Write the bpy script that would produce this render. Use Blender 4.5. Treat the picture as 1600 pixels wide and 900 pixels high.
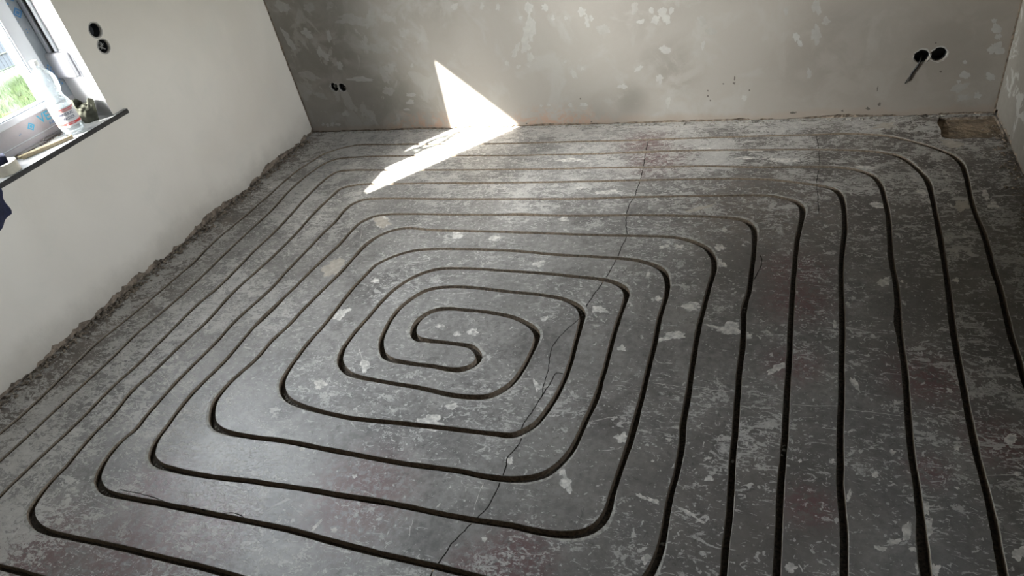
import bpy, bmesh, math, random
from mathutils import Vector, Matrix, noise
from mathutils.geometry import delaunay_2d_cdt
random.seed(7)
scn = bpy.context.scene
COL = scn.collection
for o in list(bpy.data.objects):
    bpy.data.objects.remove(o)

# ------------------------------------------------------------------ camera
CAM = Vector((3.23379683, -3.8721549, 1.81122614))
RIGHT = Vector((0.9304552824, 0.3194502118, -0.1794562052))
UP = Vector((-0.0582522407, 0.6125152416, 0.7883094286))
FWD = Vector((-0.3617452748, 0.7230329459, -0.5885267328))
FPX = 1076.977
cd = bpy.data.cameras.new('camera')
cam = bpy.data.objects.new('camera', cd)
COL.objects.link(cam)
cam.matrix_world = Matrix(((RIGHT.x, UP.x, -FWD.x, CAM.x), (RIGHT.y, UP.y, -FWD.y, CAM.y),
                           (RIGHT.z, UP.z, -FWD.z, CAM.z), (0, 0, 0, 1)))
cd.sensor_width = 36
cd.lens = FPX / 1600 * 36
cd.clip_start = 0.02
scn.camera = cam

# ------------------------------------------------------------------ light and exposure
scn.view_settings.view_transform = 'Standard'
scn.view_settings.look = 'None'
scn.view_settings.gamma = 1
scn.view_settings.use_curve_mapping = False
scn.view_settings.exposure = 0.95
SKY, SUN = 7.0, 125.0
SUN_DIR = Vector((1.0, 1.27, -0.93)).normalized()
world = bpy.data.worlds.new('world')
scn.world = world
world.use_nodes = True
wn = world.node_tree
for n in list(wn.nodes): wn.nodes.remove(n)
sky = wn.nodes.new('ShaderNodeTexSky')
sky.sky_type = 'NISHITA'
sky.sun_disc = False
sky.sun_elevation = math.radians(30)
sky.sun_rotation = math.atan2(-SUN_DIR.x, -SUN_DIR.y)
sky.air_density = 1.0
sky.dust_density = 3.0
bg = wn.nodes.new('ShaderNodeBackground')
bg.inputs[1].default_value = SKY
wo = wn.nodes.new('ShaderNodeOutputWorld')
hsv = wn.nodes.new('ShaderNodeHueSaturation')
hsv.inputs['Saturation'].default_value = 0.20
wn.links.new(sky.outputs[0], hsv.inputs['Color'])
wn.links.new(hsv.outputs[0], bg.inputs[0])
wn.links.new(bg.outputs[0], wo.inputs[0])
sl = bpy.data.lights.new('sun', 'SUN')
sl.energy = SUN
sl.angle = math.radians(0.6)
sl.color = (1.0, 0.95, 0.88)
so = bpy.data.objects.new('sun', sl)
COL.objects.link(so)
so.location = (-6, -8, 7)
so.rotation_euler = SUN_DIR.to_track_quat('-Z', 'Y').to_euler()
# sky portals in the two window openings (they guide sampling and give off nothing)
def portal(name, loc, look, sx, sy):
    l = bpy.data.lights.new(name, 'AREA'); l.shape = 'RECTANGLE'; l.size = sx; l.size_y = sy
    l.cycles.is_portal = True
    o = bpy.data.objects.new(name, l); COL.objects.link(o)
    o.location = loc; o.rotation_euler = Vector(look).to_track_quat('-Z', 'Y').to_euler()
portal('sky_portal', (-0.40, -1.96, 1.35), (1, 0, 0), 1.1, 1.1)
portal('sky_portal', (4.55, -1.65, 1.65), (-1, 0, 0), 1.05, 1.05)

# ------------------------------------------------------------------ pixel rays (of the 1600x900 frame) onto the room's planes
def ray(px, py):
    return RIGHT * ((px - 800) / FPX) + UP * ((450 - py) / FPX) + FWD
def on_floor(px, py, z=0.0):
    d = ray(px, py); return CAM + d * ((z - CAM.z) / d.z)
def on_back(px, py, y=0.0):
    d = ray(px, py); return CAM + d * ((y - CAM.y) / d.y)
def on_left(px, py, x=0.0):
    d = ray(px, py); return CAM + d * ((x - CAM.x) / d.x)

# ------------------------------------------------------------------ node helpers
class NT:
    def __init__(s, name):
        s.m = bpy.data.materials.new(name); s.m.use_nodes = True
        s.t = s.m.node_tree
        for n in list(s.t.nodes): s.t.nodes.remove(n)
        s.out = s.t.nodes.new('ShaderNodeOutputMaterial')
        s.co = None
    def new(s, k, **kw):
        n = s.t.nodes.new(k)
        for a, v in kw.items(): setattr(n, a, v)
        return n
    def link(s, a, b): s.t.links.new(a, b)
    def put(s, sock, v):
        if hasattr(v, 'is_output') or isinstance(v, bpy.types.NodeSocket): s.link(v, sock)
        elif isinstance(v, (tuple, list)) and len(v) == 3 and sock.type == 'RGBA': sock.default_value = (*v, 1)
        else: sock.default_value = v
    def coord(s):
        if s.co is None: s.co = s.new('ShaderNodeTexCoord').outputs['Object']
        return s.co
    def mapping(s, scale=(1, 1, 1), rot=(0, 0, 0), loc=(0, 0, 0), src=None):
        n = s.new('ShaderNodeMapping')
        n.inputs['Scale'].default_value = scale; n.inputs['Rotation'].default_value = rot; n.inputs['Location'].default_value = loc
        s.link(src or s.coord(), n.inputs[0]); return n.outputs[0]
    def noise(s, scale, detail=4, rough=.5, dist=0.0, vec=None, lac=2.0):
        n = s.new('ShaderNodeTexNoise')
        n.inputs['Scale'].default_value = scale; n.inputs['Detail'].default_value = detail
        n.inputs['Roughness'].default_value = rough; n.inputs['Distortion'].default_value = dist
        n.inputs['Lacunarity'].default_value = lac
        s.link(vec or s.coord(), n.inputs['Vector']); return n.outputs[0]
    def voronoi(s, scale, vec=None, out='Distance', rand=1.0):
        n = s.new('ShaderNodeTexVoronoi'); n.inputs['Scale'].default_value = scale
        n.inputs['Randomness'].default_value = rand
        s.link(vec or s.coord(), n.inputs['Vector']); return n.outputs[out]
    def step(s, v, a, b, lo=0.0, hi=1.0):
        n = s.new('ShaderNodeMapRange'); n.interpolation_type = 'SMOOTHSTEP'
        s.put(n.inputs[0], v)
        for i, q in enumerate((a, b, lo, hi)): n.inputs[i + 1].default_value = q
        return n.outputs[0]
    def math(s, op, a, b=0.0, clamp=False):
        n = s.new('ShaderNodeMath', operation=op, use_clamp=clamp)
        s.put(n.inputs[0], a); s.put(n.inputs[1], b); return n.outputs[0]
    def mul(s, *a):
        r = a[0]
        for b in a[1:]: r = s.math('MULTIPLY', r, b)
        return r
    def mix(s, f, a, b, blend='MIX'):
        n = s.new('ShaderNodeMix', data_type='RGBA', blend_type=blend)
        s.put(n.inputs[0], f); s.put(n.inputs[6], a); s.put(n.inputs[7], b); return n.outputs[2]
    def spot(s, c, r0, r1):
        n = s.new('ShaderNodeVectorMath', operation='DISTANCE')
        s.link(s.coord(), n.inputs[0]); n.inputs[1].default_value = c
        return s.step(n.outputs['Value'], r0, r1, 1.0, 0.0)
    def axis(s, k):
        n = s.new('ShaderNodeSeparateXYZ'); s.link(s.coord(), n.inputs[0]); return n.outputs[k]
    def bump(s, h, strength=.5, dist=.003, prev=None):
        n = s.new('ShaderNodeBump'); n.inputs['Strength'].default_value = strength; n.inputs['Distance'].default_value = dist
        s.link(h, n.inputs['Height'])
        if prev is not None: s.link(prev, n.inputs['Normal'])
        return n.outputs[0]
    def principled(s, col, rough=.7, metal=0.0, spec=.5, normal=None, **kw):
        n = s.new('ShaderNodeBsdfPrincipled')
        s.put(n.inputs['Base Color'], col); s.put(n.inputs['Roughness'], rough)
        n.inputs['Metallic'].default_value = metal; s.put(n.inputs['Specular IOR Level'], spec)
        if normal is not None: s.link(normal, n.inputs['Normal'])
        for k, v in kw.items(): s.put(n.inputs[k.replace('_', ' ')], v)
        s.link(n.outputs[0], s.out.inputs[0]); return n

MATS = {}
def simple(name, col, rough=.7, var=.15, scale=30, bump=.2, dist=.001, metal=0.0, spec=.5, **kw):
    if name in MATS: return MATS[name]
    t = NT(name)
    n = t.noise(scale, 5, .6)
    c = t.mix(t.step(n, .3, .7), tuple(x * (1 - var) for x in col), tuple(min(1, x * (1 + var)) for x in col))
    nb = t.bump(t.noise(scale * 4, 4, .6), bump, dist) if bump else None
    t.principled(c, rough, metal, spec, nb, **kw)
    MATS[name] = t.m
    return t.m

# ------------------------------------------------------------------ materials of the shell
def floor_material():
    t = NT('worn_screed')
    co = t.coord(); X = t.axis(0); Y = t.axis(1)
    big = t.noise(1.3, 4, .55)
    mid = t.noise(6, 6, .65, .6)
    fine = t.noise(38, 6, .66)
    base = t.mix(t.step(big, .38, .62), (.155, .144, .135), (.27, .255, .240))
    base = t.mix(t.step(mid, .42, .66, 0, .8), base, (.33, .312, .292))
    base = t.mix(t.mul(t.step(t.noise(3.2, 5, .6, vec=t.mapping(loc=(3.1, 7.7, 0))), .54, .66), .55), base, (.075, .068, .062))
    base = t.mix(t.step(fine, .33, .67, 0, 1), t.mix(.30, base, (.01, .01, .01)), t.mix(.20, base, (.40, .39, .37)))
    # brown dirt along the left wall, in the far right corner and in patches
    brown = t.mix(t.step(mid, .35, .65), (.060, .043, .030), (.135, .104, .077))
    lw = t.step(t.math('ADD', X, t.math('MULTIPLY', t.noise(3.5, 5, .6), .35)), .30, .62, 1, 0)
    base = t.mix(t.mul(lw, .85), base, brown)
    base = t.mix(t.mul(t.spot((4.1, -.35, 0), .2, 1.3), .55), base, brown)
    base = t.mix(t.mul(t.spot((3.15, -.95, 0), .05, .55), t.step(t.noise(26, 6, .7), .42, .56), .8), base, (.17, .12, .085))
    base = t.mix(t.mul(t.step(X, 2.0, 3.4, 0, .80), t.step(big, .35, .6, .4, 1)), base, t.mix(t.step(mid, .35, .65), (.055, .046, .038), (.098, .082, .068)))  # right side browner, and darkened in colour for the weaker light there
    # rests of dark red paint
    rd = t.spot(tuple(on_floor(275, 845)), .05, .36)
    for px, py, a, b in ((330, 830, .02, .25), (60, 865, .05, .30), (200, 860, .05, .28), (800, 880, .05, .19), (740, 890, .02, .15), (560, 775, .05, .30),
                         (240, 760, .02, .22), (1243, 425, .02, .22), (1246, 470, .02, .22), (1240, 570, .01, .15), (1450, 735, .01, .10), (1450, 590, .02, .2),
                         (1265, 790, .01, .12), (1560, 690, .02, .15), (1010, 222, .02, .25), (1030, 250, .02, .3)):
        rd = t.math('MAXIMUM', rd, t.spot(tuple(on_floor(px, py)), a, b))
    rmask = t.mul(rd, t.step(t.noise(42, 7, .75, .4), .40, .54), .72)
    base = t.mix(rmask, base, (.120, .036, .038))
    # white plaster smears and flecks: dense along the back and the left, thin in the middle
    dens = t.math('MAXIMUM', t.step(Y, -1.75, -.25, 0, 1), t.step(X, 1.6, .4, 0, .9))
    dens = t.math('MAXIMUM', dens, t.mul(t.step(X, 3.0, 3.8, 0, .25), 1.0))
    dens = t.math('MAXIMUM', dens, t.step(Y, -2.6, -3.2, 0, .5))
    region = t.noise(2.6, 6, .68, .5, vec=t.mapping(loc=(1.7, 2.9, 0)))
    thr = t.math('ADD', t.math('ADD', t.math('MULTIPLY', dens, .100), -.055), t.math('MULTIPLY', t.math('SUBTRACT', region, .5), .50))
    grain = t.noise(110, 4, .6)
    grit = t.math('MULTIPLY', t.math('SUBTRACT', grain, .5), .16)
    def layer(scale, lo, hi, w, det=10, rgh=.72, dist=.4, rot=0.0, sx=1.0, sy=1.0):
        n_ = t.noise(scale, det, rgh, dist, vec=t.mapping(scale=(sx, sy, 1), rot=(0, 0, rot), loc=(scale * .31, scale * .17, 0)))
        v_ = t.math('ADD', t.math('ADD', n_, t.math('MULTIPLY', thr, w)), grit)
        return t.step(v_, lo, hi)
    p1 = layer(7, .575, .60, 1.0, 9, .72, .4)                       # ragged skins of plaster
    p2 = layer(17, .575, .60, .9, 7, .68, 1.2, .5, .7, 1.5)          # strokes
    p3 = layer(20, .585, .61, .8, 7, .68, 1.6, -.7, .6, 1.5)
    p4 = layer(42, .600, .630, .55, 4, .62, .8)                      # flecks
    p5 = layer(34, .610, .635, .50, 4, .62, 2.2, .9, .45, 1.6)
    sp = t.mul(t.step(t.voronoi(34), .15, .10), t.step(t.noise(9, 2, .5), .50, .60), t.step(grain, .35, .5))
    mx = lambda *a: a[0] if len(a) == 1 else t.math('MAXIMUM', a[0], mx(*a[1:]))
    white = mx(t.mul(p1, t.step(grain, .35, .6, .2, .7)), t.mul(p2, .75), t.mul(p3, .72), t.mul(p4, .9), t.mul(p5, .85), t.mul(sp, .95))
    edge = t.mul(t.step(Y, -.16, -.03), t.step(t.noise(22, 8, .72, .4, vec=t.mapping(scale=(.5, 1.6, 1))), .47, .53), t.step(X, 3.9, 3.3))
    white = t.math('MAXIMUM', white, t.mul(edge, .9))
    wcol = t.mix(t.noise(14, 4, .6), (.36, .342, .318), (.68, .66, .62))
    col = t.mix(white, base, wcol)
    # dark pits
    pit = t.mul(t.step(t.noise(30, 5, .65, .9, vec=t.mapping(loc=(9, 4, 0))), .61, .66), .45)
    col = t.mix(pit, col, (.035, .032, .028))
    # fine pale scratches
    scr = t.noise(9, 3, .5, 2.2, vec=t.mapping(scale=(.35, 5, 1), rot=(0, 0, .5)))
    line = t.mul(t.step(t.math('ABSOLUTE', t.math('SUBTRACT', scr, .5)), .0, .0045, 1, 0), t.step(region, .48, .6), .3)
    col = t.mix(line, col, (.4, .39, .36))
    rough = t.math('ADD', t.step(grain, .3, .7, .38, .56), t.mul(white, .08))
    h = t.math('ADD', t.math('MULTIPLY', grain, .22), t.math('MULTIPLY', white, .30))
    h = t.math('ADD', h, t.math('MULTIPLY', mid, 1.0))
    t.principled(col, rough, 0, 1.0, t.bump(h, .55, .003))
    return t.m

def wall_material(name, kind):
    t = NT(name)
    big = t.noise(1.1, 4, .5, .4)
    mid = t.noise(4.5, 5, .6, .5)
    fine = t.noise(38, 6, .62)
    if kind == 'back':
        c = t.mix(t.step(big, .36, .64), (.225, .204, .180), (.285, .260, .232))
        c = t.mix(t.mul(t.step(mid, .50, .64), .55), c, (.315, .297, .272))
        # dark damp patches with their own shape
        d = t.spot((.25, 0, .62), .1, .55)
        for p, a, b in (((.75, 0, .25), .05, .30), ((2.6, 0, .33), .02, .25), ((2.35, 0, .16), .01, .15), ((3.95, 0, .35), .05, .4), ((3.4, 0, .35), .05, .4)):
            d = t.math('MAXIMUM', d, t.mul(t.spot(p, a, b), .85))
        c = t.mix(t.mul(d, t.step(t.noise(5, 6, .62, .8), .36, .56), .62), c, (.15, .135, .11))
        c = t.mix(t.mul(t.spot((4.0, 0, .45), .3, 1.5), t.step(big, .3, .6, .5, 1), .6), c, (.255, .22, .185))
        # pale trowel smears in the left part
        s = t.mul(t.spot((.55, 0, .45), .3, 1.0), t.step(t.noise(7, 7, .6, .7, vec=t.mapping(scale=(1.0, 1, .75), rot=(0, -.7, 0))), .56, .60), .55)
        c = t.mix(s, c, (.335, .315, .285))
        # reddish old paint along the foot
        Z = t.axis(2)
        foot = t.step(t.math('ADD', Z, t.mul(t.noise(6, 6, .65), .12)), .085, .125, 1, 0)
        r = t.math('MAXIMUM', t.spot((.93, 0, .05), .05, .42), t.mul(t.spot((1.85, 0, .0), .1, .45), 1.0))
        c = t.mix(t.mul(foot, .35), c, (.27, .20, .15))
        c = t.mix(t.mul(r, t.step(t.noise(18, 6, .7, .5), .46, .56), t.step(Z, .02, .18, 1, 0), .7), c, (.33, .20, .14))
    elif kind == 'left':
        c = t.mix(t.step(big, .34, .66), (.62, .565, .495), (.69, .635, .565))
        c = t.mix(t.mul(t.step(mid, .5, .7), .3), c, (.60, .57, .51))
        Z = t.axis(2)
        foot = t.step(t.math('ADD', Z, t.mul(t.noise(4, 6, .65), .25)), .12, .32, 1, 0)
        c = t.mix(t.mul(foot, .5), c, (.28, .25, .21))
    else:
        c = t.mix(t.step(big, .34, .66), (.19, .172, .148), (.24, .22, .19))
        c = t.mix(t.mul(t.step(t.noise(9, 6, .6, .6), .55, .6), .4), c, (.5, .49, .46))
    h = t.math('ADD', t.math('MULTIPLY', fine, .4), t.math('MULTIPLY', mid, 1.6))
    t.principled(c, t.step(fine, .3, .7, .72, .9), 0, .3, t.bump(h, .45, .004))
    return t.m

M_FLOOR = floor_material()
M_BACK = wall_material('skimmed_back_wall', 'back')
M_LEFT = wall_material('smooth_left_plaster', 'left')
M_RIGHT = wall_material('grey_right_plaster', 'right')
M_WHITE = simple('white_plaster', (.50, .50, .505), .85, .05, 8, .2)
M_BROKEN = simple('broken_brown_plaster', (.21, .165, .125), .95, .55, 30, 1.0, .008)
M_SPLAT = simple('dried_plaster', (.56, .535, .495), .8, .35, 45, .5, .002)
M_BEIGE = simple('beige_filler', (.42, .38, .325), .8, .15, 30, .3, .001)
M_FILL = simple('pale_wall_filler', (.315, .297, .27), .85, .07, 25, .3, .001)
M_FILL2 = simple('grey_wall_filler', (.272, .254, .228), .85, .07, 25, .3, .001)
M_CUT = simple('cut_concrete', (.20, .155, .112), .85, .4, 90, .8, .003)
M_CUTB = simple('groove_bed', (.075, .061, .046), .95, .6, 120, 1.0, .004)
M_RIM = simple('chipped_groove_rim', (.26, .245, .22), .8, .35, 60, .6, .002)
M_SCRAPE = simple('scraped_lip', (.34, .325, .295), .85, .4, 50, .8, .003)
M_PIT = simple('wall_pit', (.10, .088, .072), .95, .3, 60, .3)
M_CRACK = simple('crack_inside', (.045, .04, .034), .95, .3, 60, .3)
M_DARK = simple('dark_hollow', (.02, .019, .018), .9, .4, 60, .5, .002)
M_RECESS = simple('exposed_brown_base', (.20, .15, .10), .95, .45, 22, 1.0, .008)

# ------------------------------------------------------------------ mesh helpers
def mesh_obj(name, verts, faces, mats, mi=None, parent=None, smooth=False, kind=None):
    me = bpy.data.meshes.new(name)
    me.from_pydata([tuple(v) for v in verts], [], faces)
    for m in (mats if isinstance(mats, (list, tuple)) else [mats]): me.materials.append(m)
    if mi: me.polygons.foreach_set('material_index', mi)
    if smooth: me.polygons.foreach_set('use_smooth', [True] * len(me.polygons))
    me.update()
    o = bpy.data.objects.new(name, me); COL.objects.link(o)
    if parent is not None: o.parent = parent
    if kind: o['kind'] = kind
    return o
def bm_obj(name, bm, mats, parent=None, smooth=False, kind=None):
    me = bpy.data.meshes.new(name); bm.to_mesh(me); bm.free()
    for m in (mats if isinstance(mats, (list, tuple)) else [mats]): me.materials.append(m)
    if smooth:
        me.polygons.foreach_set('use_smooth', [True] * len(me.polygons))
    o = bpy.data.objects.new(name, me); COL.objects.link(o)
    if parent is not None: o.parent = parent
    if kind: o['kind'] = kind
    return o
def thing(name, loc, label, cat, group=None):
    o = bpy.data.objects.new(name, None); o.empty_display_size = .05
    COL.objects.link(o); o.location = loc
    o['label'] = label; o['category'] = cat
    if group: o['group'] = group
    return o
def tag(o, label, cat, group=None, kind=None):
    o['label'] = label; o['category'] = cat
    if group: o['group'] = group
    if kind: o['kind'] = kind
    return o
def box(bm, x0, x1, y0, y1, z0, z1, bev=0.0, seg=2):
    r = bmesh.ops.create_cube(bm, size=1)
    vs = r['verts']
    for v in vs:
        v.co = Vector(((x0 + x1) / 2 + v.co.x * (x1 - x0), (y0 + y1) / 2 + v.co.y * (y1 - y0), (z0 + z1) / 2 + v.co.z * (z1 - z0)))
    if bev:
        es = list({e for v in vs for e in v.link_edges})
        bmesh.ops.bevel(bm, geom=es, offset=bev, segments=seg, profile=.6, affect='EDGES')
def tube(bm, pts, r, n=8):
    pts = [Vector(p) for p in pts]
    rings = []
    for i, p in enumerate(pts):
        d = (pts[min(i + 1, len(pts) - 1)] - pts[max(i - 1, 0)]).normalized()
        a = d.cross(Vector((0, 0, 1)));
        if a.length < .05: a = d.cross(Vector((0, 1, 0)))
        a.normalize(); b = d.cross(a)
        rr = r[i] if isinstance(r, (list, tuple)) else r
        rings.append([bm.verts.new(p + (a * math.cos(k * 2 * math.pi / n) + b * math.sin(k * 2 * math.pi / n)) * rr) for k in range(n)])
    for i in range(len(rings) - 1):
        for k in range(n):
            bm.faces.new((rings[i][k], rings[i][(k + 1) % n], rings[i + 1][(k + 1) % n], rings[i + 1][k]))
    bm.faces.new(rings[0]); bm.faces.new(list(reversed(rings[-1])))
def lathe(bm, prof, n=48, cap=True, cx=0, cy=0):
    rings = [[bm.verts.new((cx + r * math.cos(k * 2 * math.pi / n), cy + r * math.sin(k * 2 * math.pi / n), z)) for k in range(n)] for r, z in prof]
    for i in range(len(rings) - 1):
        for k in range(n):
            bm.faces.new((rings[i][k], rings[i][(k + 1) % n], rings[i + 1][(k + 1) % n], rings[i + 1][k]))
    if cap:
        bm.faces.new(list(reversed(rings[0]))); bm.faces.new(rings[-1])
def nz(x, y=0.0, z=0.0, s=1.0):
    return noise.noise(Vector((x * s, y * s, z * s)))
def catmull(P, step):
    out = []
    for i in range(len(P) - 1):
        p0, p1, p2, p3 = P[max(i - 1, 0)], P[i], P[i + 1], P[min(i + 2, len(P) - 1)]
        # centripetal form keeps uneven spacing free of loops
        def tj(t, a, b): return t + max((b - a).length, 1e-5) ** .5
        t0 = 0; t1 = tj(t0, p0, p1); t2 = tj(t1, p1, p2); t3 = tj(t2, p2, p3)
        n = max(1, int(math.ceil((p2 - p1).length / step)))
        for k in range(n):
            t = t1 + (t2 - t1) * k / n
            A1 = p0 * ((t1 - t) / (t1 - t0)) + p1 * ((t - t0) / (t1 - t0))
            A2 = p1 * ((t2 - t) / (t2 - t1)) + p2 * ((t - t1) / (t2 - t1))
            A3 = p2 * ((t3 - t) / (t3 - t2)) + p3 * ((t - t2) / (t3 - t2))
            B1 = A1 * ((t2 - t) / (t2 - t0)) + A2 * ((t - t0) / (t2 - t0))
            B2 = A2 * ((t3 - t) / (t3 - t1)) + A3 * ((t - t1) / (t3 - t1))
            out.append(B1 * ((t2 - t) / (t2 - t1)) + B2 * ((t - t1) / (t2 - t1)))
    out.append(P[-1]); return out
def blob_px(proj, px, py, rx, ry, ang=0.0, rough=.22, n=22, seed=None):
    """irregular blot: outline given in the photograph's pixels, laid on the real plane"""
    sd = seed if seed is not None else px * .37 + py * .91
    out = []
    for k in range(n):
        a = 2 * math.pi * k / n
        r = 1 + rough * 2.0 * nz(math.cos(a) * 1.6 + sd, math.sin(a) * 1.6, sd * .3) + rough * .9 * nz(math.cos(a) * 5 + sd, math.sin(a) * 5, sd)
        u, v = rx * r * math.cos(a), ry * r * math.sin(a)
        ca, sa = math.cos(ang), math.sin(ang)
        out.append(proj(px + u * ca - v * sa, py + u * sa + v * ca))
    return out
def plate(name, outer, holes, tags, to3d, front_n, mats, kind='structure', side_mi=0, through=.30):
    """flat wall or floor cut by constrained Delaunay. holes: (polygon, depth or None, side material, end material);
    tags: (polygon, material). Polygons are lists of (u, v); to3d(u, v, depth)."""
    vs, es, fs, meaning = [], [], [], []
    def add(poly, m):
        poly = list(poly)
        if sum(poly[k - 1][0] * poly[k][1] - poly[k][0] * poly[k - 1][1] for k in range(len(poly))) < 0: poly.reverse()
        b = len(vs); vs.extend(Vector(p) for p in poly)
        fs.append(list(range(b, b + len(poly)))); meaning.append(m)
    add(outer, ('outer', 0))
    for i, h in enumerate(holes): add(h[0], ('hole', i))
    for i, g in enumerate(tags): add(g[0], ('tag', g[1]))
    ov, oe, of, _, _, oof = delaunay_2d_cdt(vs, [], fs, 0, 1e-6)
    verts = [to3d(v.x, v.y, 0) for v in ov]; faces, mi = [], []
    for f, src in zip(of, oof):
        kinds = [meaning[s] for s in src]
        if not any(k[0] == 'outer' for k in kinds) or any(k[0] == 'hole' for k in kinds): continue
        m = 0
        for k in kinds:
            if k[0] == 'tag': m = k[1]
        a, b, c = (verts[i] for i in f[:3])
        if (b - a).cross(c - a).dot(front_n) < 0: f = list(reversed(f))
        faces.append(f); mi.append(m)
    def side(poly, depth, m, m2=None):
        b = len(verts); n = len(poly)
        verts.extend(to3d(p[0], p[1], 0) for p in poly); verts.extend(to3d(p[0], p[1], depth) for p in poly)
        for k in range(n):
            faces.append([b + k, b + (k + 1) % n, b + n + (k + 1) % n, b + n + k]); mi.append(m)
        if m2 is not None:
            faces.append([b + n + k for k in range(n)]); mi.append(m2)
    side(outer, through, side_mi)
    for h in holes:
        if h[1]: side(h[0], h[1], h[2], h[3])
    return mesh_obj(name, verts, faces, mats, mi, kind=kind)
def circle(u, v, r, n=28, rough=0.0, seed=0):
    return [(u + r * (1 + rough * nz(math.cos(a) * 2 + seed, math.sin(a) * 2, seed)) * math.cos(a), v + r * (1 + rough * nz(math.cos(a) * 2.2 + seed, math.sin(a) * 2.2, seed + 4)) * math.sin(a))
            for a in (2 * math.pi * k / n for k in range(n))]

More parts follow.
